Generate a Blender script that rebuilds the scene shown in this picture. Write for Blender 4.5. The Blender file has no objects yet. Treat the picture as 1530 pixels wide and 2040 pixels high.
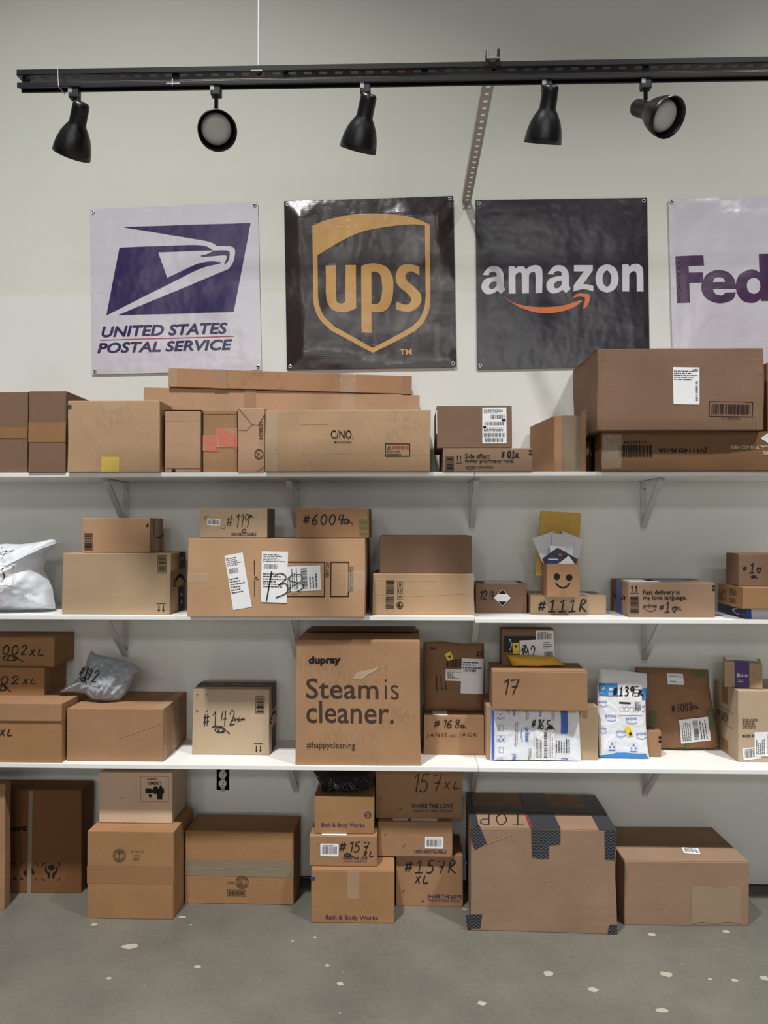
import bpy, bmesh, math, random
from math import sin, cos, pi, radians
from mathutils import Vector, Matrix, noise

scn = bpy.context.scene
COL = scn.collection

# ------------------------------------------------------------------ camera
cam_d = bpy.data.cameras.new('camera')
cam_d.sensor_fit = 'VERTICAL'
cam_d.sensor_height = 36.0
cam_d.lens = 36.0 * 1550 / 2040
cam = bpy.data.objects.new('camera', cam_d)
cam.location = (0, -3.52, 1.583)
cam.rotation_euler = (radians(90 + 1.109), 0, radians(1.663))
COL.objects.link(cam)
scn.camera = cam

# ------------------------------------------------------------------ world, shop lights and added fill
world = bpy.data.worlds.new('shop_ambient')
scn.world = world
world.use_nodes = True
world.node_tree.nodes['Background'].inputs[0].default_value = (1.0, 0.985, 0.96, 1)
world.node_tree.nodes['Background'].inputs[1].default_value = 0.018

def area(name, loc, size, power, target, col=(1, .99, .965), sy=None, spread=180):
    l = bpy.data.lights.new(name, 'AREA')
    l.shape = 'RECTANGLE'
    l.size = size
    l.size_y = sy or size
    l.energy = power
    l.color = col
    l.spread = radians(spread)
    o = bpy.data.objects.new(name, l)
    o.location = loc
    o.rotation_euler = (Vector(target) - Vector(loc)).to_track_quat('-Z', 'Y').to_euler()
    COL.objects.link(o)
    return o

area('ceiling_lamp_near', (-1.3, -3.1, 7.0), .35, 182, (-1.3, -2.9, 0), spread=94)
area('ceiling_lamp_near_two', (3.0, -3.1, 7.0), .35, 178, (3.0, -2.9, 0), spread=94)
for far_x in (-4.0, -.8, 2.6):
    area('ceiling_lamp_far', (far_x, -15, 6.5), .8, 27, (far_x * .3, 0, .5), sy=.8, spread=110)
area('low_fill_light', (.5, -13, 2.3), 9.0, 125, (.5, 0, 1.8), sy=2.4, spread=150)  # unseen soft fill added far behind the camera for low, level light
scn.view_settings.view_transform = 'Standard'
scn.view_settings.look = 'None'
scn.view_settings.gamma = 1
scn.view_settings.use_curve_mapping = False
scn.view_settings.exposure = 0.0

# ------------------------------------------------------------------ materials
def lin(c):
    c = c / 255
    return c / 12.92 if c <= .04045 else ((c + .055) / 1.055) ** 2.4

def RGB(r, g, b):
    return (lin(r), lin(g), lin(b), 1)

MATS = {}

def mat(name, col, rough=.6, spec=.4, metal=0, var=0, vscale=8, bump=0, bscale=60, stretch=(1, 1, 1), alpha=1, coat=0):
    if name in MATS:
        return MATS[name]
    m = bpy.data.materials.new(name)
    m.use_nodes = True
    nt = m.node_tree
    b = nt.nodes['Principled BSDF']
    b.inputs['Base Color'].default_value = RGB(*col)
    b.inputs['Roughness'].default_value = rough
    b.inputs['Specular IOR Level'].default_value = spec
    b.inputs['Metallic'].default_value = metal
    b.inputs['Alpha'].default_value = alpha
    b.inputs['Coat Weight'].default_value = coat
    if var or bump:
        tc = nt.nodes.new('ShaderNodeTexCoord')
        mp = nt.nodes.new('ShaderNodeMapping')
        mp.inputs['Scale'].default_value = stretch
        nt.links.new(tc.outputs['Object'], mp.inputs[0])
    if var:
        n = nt.nodes.new('ShaderNodeTexNoise')
        n.inputs['Scale'].default_value = vscale
        n.inputs['Detail'].default_value = 5
        nt.links.new(mp.outputs[0], n.inputs['Vector'])
        hs = nt.nodes.new('ShaderNodeMix')
        hs.data_type = 'RGBA'
        hs.inputs[6].default_value = RGB(*[max(0, c * (1 - var)) for c in col])
        hs.inputs[7].default_value = RGB(*[min(255, c * (1 + var)) for c in col])
        nt.links.new(n.outputs['Fac'], hs.inputs[0])
        nt.links.new(hs.outputs[2], b.inputs['Base Color'])
    if bump:
        n2 = nt.nodes.new('ShaderNodeTexNoise')
        n2.inputs['Scale'].default_value = bscale
        n2.inputs['Detail'].default_value = 4
        nt.links.new(mp.outputs[0], n2.inputs['Vector'])
        bp = nt.nodes.new('ShaderNodeBump')
        bp.inputs['Strength'].default_value = bump
        bp.inputs['Distance'].default_value = .004
        nt.links.new(n2.outputs['Fac'], bp.inputs['Height'])
        nt.links.new(bp.outputs[0], b.inputs['Normal'])
    MATS[name] = m
    return m

def cardboard(name, col, worn=.0, flute=.5, rough=.78):
    """kraft board: blotches, fibres, faint flutes and, when worn, scuffs"""
    if name in MATS:
        return MATS[name]
    m = bpy.data.materials.new(name)
    m.use_nodes = True
    nt = m.node_tree
    N = nt.nodes.new
    L = nt.links.new
    b = nt.nodes['Principled BSDF']
    b.inputs['Roughness'].default_value = rough
    b.inputs['Specular IOR Level'].default_value = .25
    tc = N('ShaderNodeTexCoord')
    oi = N('ShaderNodeObjectInfo')
    add = N('ShaderNodeVectorMath')
    add.operation = 'ADD'
    L(tc.outputs['Object'], add.inputs[0])
    mul = N('ShaderNodeMath')
    mul.operation = 'MULTIPLY'
    mul.inputs[1].default_value = 20
    L(oi.outputs['Random'], mul.inputs[0])
    L(mul.outputs[0], add.inputs[1])
    n1 = N('ShaderNodeTexNoise')
    n1.inputs['Scale'].default_value = 5
    n1.inputs['Detail'].default_value = 4
    L(add.outputs[0], n1.inputs['Vector'])
    n2 = N('ShaderNodeTexNoise')
    n2.inputs['Scale'].default_value = 220
    n2.inputs['Detail'].default_value = 2
    L(add.outputs[0], n2.inputs['Vector'])
    mixv = N('ShaderNodeMath')
    mixv.operation = 'MULTIPLY_ADD'
    mixv.inputs[1].default_value = .35
    L(n2.outputs['Fac'], mixv.inputs[0])
    sc1 = N('ShaderNodeMath')
    sc1.operation = 'MULTIPLY'
    sc1.inputs[1].default_value = .65
    L(n1.outputs['Fac'], sc1.inputs[0])
    L(sc1.outputs[0], mixv.inputs[2])
    cm = N('ShaderNodeMix')
    cm.data_type = 'RGBA'
    cm.inputs[6].default_value = RGB(*[c * .87 for c in col])
    cm.inputs[7].default_value = RGB(*[min(255, c * 1.11) for c in col])
    L(mixv.outputs[0], cm.inputs[0])
    last = cm.outputs[2]
    if worn:
        mp = N('ShaderNodeMapping')
        mp.inputs['Scale'].default_value = (75, 75, 38)
        L(add.outputs[0], mp.inputs[0])
        n3 = N('ShaderNodeTexNoise')
        n3.inputs['Scale'].default_value = 1
        n3.inputs['Detail'].default_value = 3
        L(mp.outputs[0], n3.inputs['Vector'])
        n4 = N('ShaderNodeTexNoise')
        n4.inputs['Scale'].default_value = 7
        L(add.outputs[0], n4.inputs['Vector'])
        mm = N('ShaderNodeMath')
        mm.operation = 'MULTIPLY'
        L(n3.outputs['Fac'], mm.inputs[0])
        L(n4.outputs['Fac'], mm.inputs[1])
        rp = N('ShaderNodeMapRange')
        rp.inputs[1].default_value = .30
        rp.inputs[2].default_value = .42
        rp.inputs[4].default_value = worn
        L(mm.outputs[0], rp.inputs[0])
        c2 = N('ShaderNodeMix')
        c2.data_type = 'RGBA'
        L(rp.outputs[0], c2.inputs[0])
        L(last, c2.inputs[6])
        c2.inputs[7].default_value = RGB(*[c * .55 for c in col])
        last = c2.outputs[2]
    L(last, b.inputs['Base Color'])
    w = N('ShaderNodeTexWave')
    w.wave_type = 'BANDS'
    w.bands_direction = 'X'
    w.inputs['Scale'].default_value = 48
    w.inputs['Distortion'].default_value = .4
    L(tc.outputs['Object'], w.inputs['Vector'])
    n5 = N('ShaderNodeTexNoise')
    n5.inputs['Scale'].default_value = 14
    L(add.outputs[0], n5.inputs['Vector'])
    hh = N('ShaderNodeMath')
    hh.operation = 'MULTIPLY_ADD'
    hh.inputs[1].default_value = .06 * flute
    L(w.outputs['Fac'], hh.inputs[0])
    L(n5.outputs['Fac'], hh.inputs[2])
    bp = N('ShaderNodeBump')
    bp.inputs['Strength'].default_value = .35
    bp.inputs['Distance'].default_value = .006
    L(hh.outputs[0], bp.inputs['Height'])
    L(bp.outputs[0], b.inputs['Normal'])
    MATS[name] = m
    return m

K = {
    'kraft': cardboard('kraft_board', (156, 120, 89)),
    'light': cardboard('light_board', (178, 147, 115), worn=.14),
    'cream': cardboard('cream_board', (175, 150, 121)),
    'brown': cardboard('brown_board', (126, 99, 80)),
    'dark': cardboard('dark_board', (126, 93, 65)),
    'pale': cardboard('pale_board', (183, 161, 135)),
    'orange': cardboard('orange_board', (156, 118, 82)),
    'pink': cardboard('pinkish_board', (178, 144, 116)),
    'rough': cardboard('scuffed_board', (168, 130, 98), worn=.2),
    'fair': cardboard('fair_board', (204, 178, 154)),
    'wide': cardboard('wide_board', (183, 146, 113)),
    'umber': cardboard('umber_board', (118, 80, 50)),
    'grey': cardboard('grey_board', (146, 119, 98)),
}
INK = mat('black_ink', (32, 27, 26), .7, .2)
MARK = mat('black_marker', (30, 28, 32), .55, .3)
NAVY = mat('navy_ink', (42, 42, 82), .7, .2)
GREYINK = mat('grey_ink', (84, 64, 50), .8, .2)
PRN = mat('label_print', (74, 74, 78), .7, .2)
LAB = mat('label_paper', (236, 236, 238), .55, .3)
TAPE = mat('brown_tape', (150, 112, 78), .28, .5, var=.06, vscale=12, bump=.15, bscale=25)
CLEAR = mat('clear_tape', (222, 208, 188), .12, .6, alpha=.2, bump=.35, bscale=40)
GTAPE = mat('grey_tape', (132, 118, 98), .3, .5, var=.05, vscale=20)
YEL = mat('yellow_sticker', (238, 214, 60), .5)
WHITE = mat('white_paint', (236, 236, 232), .45, .4, var=.02, vscale=9)
DARKV = mat('dark_void', (12, 10, 9), .9, .1)

# ------------------------------------------------------------------ object helpers
def link(o, parent=None):
    COL.objects.link(o)
    if parent is not None:
        o.parent = parent
    return o

def tag(o, label, cat, group=None):
    o['label'] = label
    o['category'] = cat
    if group:
        o['group'] = group
    return o

def root(name, loc, label, cat, rotz=0, group=None):
    o = bpy.data.objects.new(name, None)
    o.empty_display_size = .05
    o.location = loc
    o.rotation_euler = (0, 0, radians(rotz))
    link(o)
    return tag(o, label, cat, group)

def mesh(name, verts, faces, m, parent=None, smooth=False, bevel=0):
    me = bpy.data.meshes.new(name)
    me.from_pydata([tuple(v) for v in verts], [], faces)
    me.materials.append(m)
    if smooth:
        for p in me.polygons:
            p.use_smooth = True
    o = bpy.data.objects.new(name, me)
    link(o, parent)
    if bevel:
        b = o.modifiers.new('edge', 'BEVEL')
        b.width = bevel
        b.segments = 2
        b.limit_method = 'ANGLE'
    return o

class MB:
    def __init__(s):
        s.v, s.f = [], []

    def add(s, vs, fs):
        n = len(s.v)
        s.v += [Vector(v) for v in vs]
        s.f += [tuple(i + n for i in f) for f in fs]
        return s

    def box(s, x0, x1, y0, y1, z0, z1):
        return s.add([(x, y, z) for z in (z0, z1) for y in (y0, y1) for x in (x0, x1)],
                     [(0, 2, 3, 1), (4, 5, 7, 6), (0, 1, 5, 4), (2, 6, 7, 3), (0, 4, 6, 2), (1, 3, 7, 5)])

    def bar(s, a, b, w, t, up=(0, 0, 1)):
        """rectangular bar from a to b, w wide (sideways) and t thick"""
        a, b = Vector(a), Vector(b)
        d = (b - a).normalized()
        side = d.cross(Vector(up)).normalized() * (w / 2)
        n = side.cross(d).normalized() * (t / 2)
        vs = [p + i * side + j * n for p in (a, b) for j in (-1, 1) for i in (-1, 1)]
        return s.add(vs, [(0, 2, 3, 1), (4, 5, 7, 6), (0, 1, 5, 4), (2, 6, 7, 3), (0, 4, 6, 2), (1, 3, 7, 5)])

    def lathe(s, prof, axis=(0, 0, 1), at=(0, 0, 0), n=28, caps=False):
        """profile of (radius, along)"""
        az = Vector(axis).normalized()
        q = Vector((0, 0, 1)).rotation_difference(az).to_matrix()
        at = Vector(at)
        vs, fs = [], []
        for r, z in prof:
            for k in range(n):
                a = 2 * pi * k / n
                vs.append(at + q @ Vector((r * cos(a), r * sin(a), z)))
        for i in range(len(prof) - 1):
            for k in range(n):
                k2 = (k + 1) % n
                fs.append((i * n + k, i * n + k2, (i + 1) * n + k2, (i + 1) * n + k))
        if caps:
            fs.append(tuple(range(n)))
            fs.append(tuple((len(prof) - 1) * n + k for k in range(n)))
        return s.add(vs, fs)

    def build(s, name, m, parent=None, smooth=False, bevel=0):
        return mesh(name, s.v, s.f, m, parent, smooth, bevel)

def catmull(pts, closed=False, n=6):
    """pts of (x, y[, corner]); smooth through the non-corner points"""
    P = [(p[0], p[1]) for p in pts]
    Cn = [len(p) > 2 and p[2] for p in pts]
    N = len(P)
    out = []
    rng = range(N if closed else N - 1)
    for i in rng:
        p1, p2 = P[i], P[(i + 1) % N]
        p0 = P[(i - 1) % N] if (closed or i > 0) else p1
        p3 = P[(i + 2) % N] if (closed or i + 2 < N) else p2
        c1, c2 = Cn[i], Cn[(i + 1) % N]
        if c1 and c2:
            out.append(p1)
            continue
        t1 = ((p2[0] - p1[0]), (p2[1] - p1[1])) if c1 else ((p2[0] - p0[0]) / 2, (p2[1] - p0[1]) / 2)
        t2 = ((p2[0] - p1[0]), (p2[1] - p1[1])) if c2 else ((p3[0] - p1[0]) / 2, (p3[1] - p1[1]) / 2)
        for k in range(n):
            t = k / n
            h1 = 2 * t ** 3 - 3 * t ** 2 + 1
            h2 = t ** 3 - 2 * t ** 2 + t
            h3 = -2 * t ** 3 + 3 * t ** 2
            h4 = t ** 3 - t ** 2
            out.append((h1 * p1[0] + h2 * t1[0] + h3 * p2[0] + h4 * t2[0], h1 * p1[1] + h2 * t1[1] + h3 * p2[1] + h4 * t2[1]))
    if not closed:
        out.append(P[-1])
    return out

TXT = {}

def text_mesh(s, bold=0, shear=0, spacing=1):
    key = (s, bold, shear, spacing)
    if key in TXT:
        return TXT[key]
    c = bpy.data.curves.new('lettering', 'FONT')
    c.body = s
    c.offset = bold
    c.shear = shear
    c.resolution_u = 3
    c.space_character = spacing
    c.space_line = .85
    o = bpy.data.objects.new('lettering', c)
    m = o.to_mesh()
    vs = [(v.co.x, v.co.y) for v in m.vertices]
    fs = [tuple(p.vertices) for p in m.polygons]
    o.to_mesh_clear()
    bpy.data.objects.remove(o)
    bpy.data.curves.remove(c)
    x0, x1 = min(v[0] for v in vs), max(v[0] for v in vs)
    y0, y1 = min(v[1] for v in vs), max(v[1] for v in vs)
    TXT[key] = ([((x - x0) / (x1 - x0), (y - y0) / (y1 - y0)) for x, y in vs], fs)
    return TXT[key]

def fill_loops(loops):
    c = bpy.data.curves.new('outline', 'CURVE')
    c.dimensions = '2D'
    c.fill_mode = 'BOTH'
    for lp in loops:
        s = c.splines.new('POLY')
        s.points.add(len(lp) - 1)
        for p, q in zip(s.points, lp):
            p.co = (q[0], q[1], 0, 1)
        s.use_cyclic_u = True
    o = bpy.data.objects.new('outline', c)
    m = o.to_mesh()
    vs = [(v.co.x, v.co.y) for v in m.vertices]
    fs = [tuple(p.vertices) for p in m.polygons]
    o.to_mesh_clear()
    bpy.data.objects.remove(o)
    bpy.data.curves.remove(c)
    return vs, fs

def dense(vs, fs, maxlen):
    bm = bmesh.new()
    bv = [bm.verts.new((x, y, 0)) for x, y in vs]
    for f in fs:
        try:
            bm.faces.new([bv[i] for i in f])
        except ValueError:
            pass
    bmesh.ops.triangulate(bm, faces=bm.faces)
    for _ in range(7):
        es = [e for e in bm.edges if e.calc_length() > maxlen]
        if not es:
            break
        bmesh.ops.subdivide_edges(bm, edges=es, cuts=1)
        bmesh.ops.triangulate(bm, faces=bm.faces)
    bm.verts.index_update()
    r = [(v.co.x, v.co.y) for v in bm.verts], [tuple(v.index for v in f.verts) for f in bm.faces]
    bm.free()
    return r

GL = {
    '0': [[(.35, 1), (.08, .75), (.06, .3), (.3, 0), (.55, .25), (.56, .7), (.35, 1)]],
    '1': [[(.12, .78), (.38, 1, 1), (.3, 0, 1)]],
    '1b': [[(.1, .76, 1), (.36, 1, 1), (.3, 0, 1)], [(0, .0, 1), (.6, .05, 1)]],
    '2': [[(.06, .72), (.22, .98), (.48, .9), (.46, .6), (.05, .03, 1), (.6, .08, 1)]],
    '3': [[(.06, .86), (.3, 1), (.52, .8), (.22, .56, 1), (.54, .36), (.4, .05), (.02, .06)]],
    '4': [[(.22, 1, 1), (.05, .42, 1), (.6, .5, 1)], [(.5, 1, 1), (.4, 0, 1)]],
    '5': [[(.58, .98, 1), (.22, .95, 1), (.14, .56, 1), (.42, .6), (.54, .3), (.34, .02), (.05, .08)]],
    '6': [[(.5, 1), (.18, .65), (.06, .25), (.26, 0), (.52, .2), (.36, .46), (.1, .28)]],
    '7': [[(.04, .92, 1), (.58, .98, 1), (.28, 0, 1)], [(.16, .5, 1), (.55, .54, 1)]],
    '8': [[(.52, .84), (.28, 1), (.1, .78), (.48, .36), (.3, 0), (.08, .2), (.34, .55), (.52, .84)]],
    '9': [[(.5, .8), (.3, 1), (.08, .76), (.24, .52), (.5, .8), (.48, .4), (.4, 0)]],
    '#': [[(.2, .85, 1), (.1, .1, 1)], [(.45, .9, 1), (.36, .12, 1)], [(0, .62, 1), (.6, .68, 1)], [(0, .32, 1), (.58, .4, 1)]],
    'X': [[(.05, .9, 1), (.5, 0, 1)], [(.5, .95, 1), (0, .05, 1)]],
    'L': [[(.2, 1, 1), (.1, .08), (.66, .12)]],
    'R': [[(.08, .05, 1), (.2, .95), (.55, .85), (.15, .45, 1), (.65, 0, 1)]],
    'r': [[(.0, .05, 1), (.15, .6), (.4, .5), (.2, .25, 1), (.75, .0, 1)]],
    'T': [[(0, .95, 1), (.6, .98, 1)], [(.32, .96, 1), (.28, 0, 1)]],
    'O': [[(.3, 1), (.02, .6), (.2, .02), (.55, .3), (.5, .85), (.3, 1)]],
    'P': [[(.1, 0, 1), (.12, 1, 1), (.5, .9), (.48, .55), (.12, .48)]],
    'q': [[(.3, .6), (0, .35), (.25, .1), (.6, .3), (.35, .55), (.2, .2), (.55, .12), (.4, .45), (.9, 0)]],
    'h': [[(.3, .0, 1), (.05, .35), (.2, .5), (.3, .38, 1), (.42, .52), (.55, .36), (.3, 0, 1)]],
    'l': [[(.3, .95, 1), (.26, .05, 1)]],
    '_': [[(0, .0, 1), (.7, .12, 1)]],
    ' ': [],
}

class Surf:
    """a face of a thing with its own metric frame, onto which print, tape and labels are laid"""
    def __init__(s, rt, fn, W, H):
        s.rt, s.fn, s.W, s.H, s.lift, s.step = rt, fn, W, H, 0.0, .03

    def put(s, name, m, v2, faces, off=.001, parent=None):
        vs = [s.fn(a, b, off + s.lift) for a, b in v2]
        return mesh(name, vs, faces, m, parent or s.rt)

    def R(s, r):
        return r[0] * s.W, r[1] * s.H, r[2] * s.W, r[3] * s.H

    @staticmethod
    def turn(pts, r, ang):
        if not ang:
            return pts
        cx, cy = (r[0] + r[2]) / 2, (r[1] + r[3]) / 2
        c, n = cos(radians(ang)), sin(radians(ang))
        return [(cx + (x - cx) * c - (y - cy) * n, cy + (x - cx) * n + (y - cy) * c) for x, y in pts]

    def rect(s, name, m, r, off=.001, ang=0, parent=None, step=None, ragged=0, pivot=None):
        x0, y0, x1, y1 = s.R(r)
        step = step or s.step
        nx = max(1, min(40, int((x1 - x0) / step)))
        ny = max(1, min(40, int((y1 - y0) / step)))
        rg = random.Random(int((r[0] + r[1]) * 1000))
        pts = []
        for j in range(ny + 1):
            for i in range(nx + 1):
                a, b = i / nx, j / ny
                px, py = x0 + (x1 - x0) * a, y0 + (y1 - y0) * b
                if ragged and (j in (0, ny) or i in (0, nx)):
                    px += rg.uniform(-ragged, ragged)
                    py += rg.uniform(-ragged, ragged)
                pts.append((px, py))
        pts = s.turn(pts, s.R(pivot or r), ang)
        fs = [(j * (nx + 1) + i, j * (nx + 1) + i + 1, (j + 1) * (nx + 1) + i + 1, (j + 1) * (nx + 1) + i) for j in range(ny) for i in range(nx)]
        return s.put(name, m, pts, fs, off, parent)

    def text(s, txt, r, m=INK, bold=0, shear=0, rot=0, ang=0, off=.0014, parent=None, name='printed_text', spacing=1, pivot=None, cut=0):
        v, f = text_mesh(txt, bold, shear, spacing)
        x0, y0, x1, y1 = s.R(r)
        if rot == 90:
            v = [(1 - b, a) for a, b in v]
        elif rot == 180:
            v = [(1 - a, 1 - b) for a, b in v]
        elif rot == 270:
            v = [(b, 1 - a) for a, b in v]
        pts = [(x0 + (x1 - x0) * a, y0 + (y1 - y0) * b) for a, b in v]
        if cut:
            pts, f = dense(pts, f, cut)
        return s.put(name, m, s.turn(pts, s.R(pivot or r), ang), f, off, parent)

    def ribbons(s, lines, w, r=None, ang=0, pivot=None):
        """lines in metres on the face -> quads"""
        v, f = [], []
        for ln in lines:
            n0 = len(v)
            for i, p in enumerate(ln):
                a, b = ln[max(0, i - 1)], ln[min(len(ln) - 1, i + 1)]
                dx, dy = b[0] - a[0], b[1] - a[1]
                q = math.hypot(dx, dy) or 1
                ww = w * (.85 + .3 * noise.noise(Vector((p[0] * 40, p[1] * 40, 1)))) / 2
                v += [(p[0] - dy / q * ww, p[1] + dx / q * ww), (p[0] + dy / q * ww, p[1] - dx / q * ww)]
            for i in range(len(ln) - 1):
                k = n0 + 2 * i
                f.append((k, k + 1, k + 3, k + 2))
        return v, f

    def hand(s, txt, r, w=.004, m=MARK, rot=0, ang=0, slant=.12, name='handwriting', off=.0017, parent=None, adv=.86):
        lines = []
        w *= 1.45
        x = 0
        for ch in txt:
            for st in GL.get(ch, []):
                lines.append([(x + px + slant * py, py) for px, py in catmull(st, False, 5)])
            x += adv * (.55 if ch in ('1', 'l', ' ') else 1)
        return s.lines(lines, r, w, m, rot, ang, name, off, parent)

    def lines(s, lines, r, w, m=MARK, rot=0, ang=0, name='handwriting', off=.0017, parent=None, fit=True):
        if fit:
            xs = [p[0] for l in lines for p in l]
            ys = [p[1] for l in lines for p in l]
            ax, bx, ay, by = min(xs), max(xs), min(ys), max(ys)
        else:
            ax, bx, ay, by = 0, 1, 0, 1
        x0, y0, x1, y1 = s.R(r)
        L2 = []
        for l in lines:
            q = []
            for a, b in l:
                a, b = (a - ax) / ((bx - ax) or 1), (b - ay) / ((by - ay) or 1)
                if rot == 180:
                    a, b = 1 - a, 1 - b
                elif rot == 90:
                    a, b = 1 - b, a
                elif rot == 270:
                    a, b = b, 1 - a
                q.append((x0 + (x1 - x0) * a, y0 + (y1 - y0) * b))
            L2.append(s.turn(q, s.R(r), ang))
        v, f = s.ribbons(L2, w)
        return s.put(name, m, v, f, off, parent)

    def bars(s, r, n=28, m=INK, vert=True, seed=1, off=.0014, ang=0, parent=None, name='barcode', pivot=None, fill=.5, frame=0):
        """barcode: n slots, bars upright (vert) or lying"""
        rg = random.Random(seed)
        x0, y0, x1, y1 = s.R(r)
        ws = [rg.choice((1, 1, 1.6, 2.6)) for _ in range(2 * n + 1)]
        tot = sum(ws)
        v, f = [], []
        def q(a, b, c, d):
            k = len(v)
            v.extend(s.turn([(a, b), (c, b), (c, d), (a, d)], s.R(pivot or r), ang))
            f.append((k, k + 1, k + 2, k + 3))
        p = 0
        for i, w_ in enumerate(ws):
            if i % 2 == 0:
                a, b = p / tot, (p + w_) / tot
                if vert:
                    q(x0 + (x1 - x0) * a, y0, x0 + (x1 - x0) * b, y1)
                else:
                    q(x0, y0 + (y1 - y0) * a, x1, y0 + (y1 - y0) * b)
            p += w_
        if frame:
            g, t = frame
            X0, Y0, X1, Y1 = x0 - g, y0 - g, x1 + g, y1 + g
            q(X0 - t, Y0 - t, X1 + t, Y0)
            q(X0 - t, Y1, X1 + t, Y1 + t)
            q(X0 - t, Y0, X0, Y1)
            q(X1, Y0, X1 + t, Y1)
        return s.put(name, m, v, f, off, parent)

    def frame(s, r, t=.002, m=INK, off=.0014, ang=0, parent=None, name='printed_border', pivot=None):
        x0, y0, x1, y1 = s.R(r)
        o = [(x0, y0), (x1, y0), (x1, y1), (x0, y1)]
        i = [(x0 + t, y0 + t), (x1 - t, y0 + t), (x1 - t, y1 - t), (x0 + t, y1 - t)]
        pts = s.turn(o + i, s.R(pivot or r), ang)
        return s.put(name, m, pts, [(k, (k + 1) % 4, 4 + (k + 1) % 4, 4 + k) for k in range(4)], off, parent)

    def fine(s, r, rows=4, m=PRN, seed=3, off=.0018, ang=0, parent=None, name='fine_print', pivot=None, vert=False, h=.42):
        """rows of print too small to read"""
        rg = random.Random(seed)
        x0, y0, x1, y1 = s.R(r)
        v, f = [], []
        for j in range(rows):
            end = rg.uniform(.55, 1)
            a = 0
            while a < end:
                b = min(end, a + rg.uniform(.03, .16))
                c, d = j / rows, (j + h) / rows
                k = len(v)
                if vert:
                    P = [(c, a), (d, a), (d, b), (c, b)]
                else:
                    P = [(a, c), (b, c), (b, d), (a, d)]
                v.extend(s.turn([(x0 + (x1 - x0) * e, y0 + (y1 - y0) * g) for e, g in P], s.R(pivot or r), ang))
                f.append((k, k + 1, k + 2, k + 3))
                a = b + .025
        return s.put(name, m, v, f, off, parent)

    def poly(s, name, m, loops, r=(0, 0, 1, 1), off=.0014, ang=0, parent=None, smooth=True, cut=0, n=6):
        """filled outline(s), points as fractions of r, third value 1 = corner"""
        x0, y0, x1, y1 = s.R(r)
        L2 = []
        for lp in loops:
            p = catmull(lp, True, n) if smooth else [(a[0], a[1]) for a in lp]
            L2.append([(x0 + (x1 - x0) * a, y0 + (y1 - y0) * b) for a, b in p])
        v, f = fill_loops(L2)
        if cut:
            v, f = dense(v, f, cut)
        return s.put(name, m, s.turn(v, s.R(r), ang), f, off, parent)

    def ring(s, r, t=.15, m=GREYINK, off=.0014, name='printed_stamp', parent=None):
        c = [(.5 + .5 * cos(a * pi / 12), .5 + .5 * sin(a * pi / 12)) for a in range(24)]
        i = [(.5 + (.5 - t) * cos(a * pi / 12), .5 + (.5 - t) * sin(a * pi / 12)) for a in range(24)]
        return s.poly(name, m, [c, i], r, off, parent=parent, smooth=False)

    def disc(s, r, m=INK, off=.0014, name='printed_dot', parent=None):
        return s.poly(name, m, [[(.5 + .5 * cos(a * pi / 12), .5 + .5 * sin(a * pi / 12)) for a in range(24)]], r, off, parent=parent, smooth=False)

    def smile(s, r, m=INK, rot=0, off=.0014, name='printed_smile', parent=None, ang=0):
        P = [(0, .62, 1), (.25, .22), (.5, .08), (.72, .16), (.88, .42, 1), (.86, .52, 1), (.7, .32), (.5, .27), (.27, .38), (.02, .7, 1)]
        A = [(.74, .66, 1), (.88, .7), (1, .68, 1), (1, .52), (.93, .22, 1), (.9, .24, 1), (.93, .5), (.92, .6, 1), (.86, .62)]
        def t(p):
            a, b = p[0], p[1]
            if rot == 90:
                a, b = 1 - b, a
            elif rot == 180:
                a, b = 1 - a, 1 - b
            elif rot == 270:
                a, b = b, 1 - a
            return (a, b) + tuple(p[2:])
        return s.poly(name, m, [[t(p) for p in P], [t(p) for p in A]], r, off, parent=parent, n=4, ang=ang)

    def arrows(s, r, up=True, m=INK, off=.0014):
        """two upright arrows over a bar"""
        L_ = []
        for c in (.26, .74):
            a = [(c - .05, .25), (c + .05, .25), (c + .05, .75), (c + .16, .72), (c, 1), (c - .16, .72), (c - .05, .75)]
            L_.append(a if up else [(x, 1 - y) for x, y in a])
        b = [(0, 0), (1, 0), (1, .07), (0, .07)]
        L_.append(b if up else [(x, 1 - y) for x, y in b])
        return s.poly('printed_arrows', m, L_, r, off, smooth=False)

    def corners(s, r, t=.0016, l=.35, which='nesw', m=INK):
        x0, y0, x1, y1 = s.R(r)
        q = min(x1 - x0, y1 - y0) * l
        v, f = [], []
        def a(ax, ay, bx, by):
            k = len(v)
            v.extend([(ax, ay), (bx, ay), (bx, by), (ax, by)])
            f.append((k, k + 1, k + 2, k + 3))
        for n_, (x, y, sx, sy) in zip('nesw', ((x0, y1, 1, -1), (x1, y1, -1, -1), (x1, y0, -1, 1), (x0, y0, 1, 1))):
            if n_ in which:
                P = [(x, y), (x + sx * q, y), (x + sx * q, y + sy * t), (x + sx * t, y + sy * t), (x + sx * t, y + sy * q), (x, y + sy * q)]
                s.put('printed_corner_mark', m, P, [(0, 1, 2, 3), (0, 3, 4, 5)], .0014)
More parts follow.
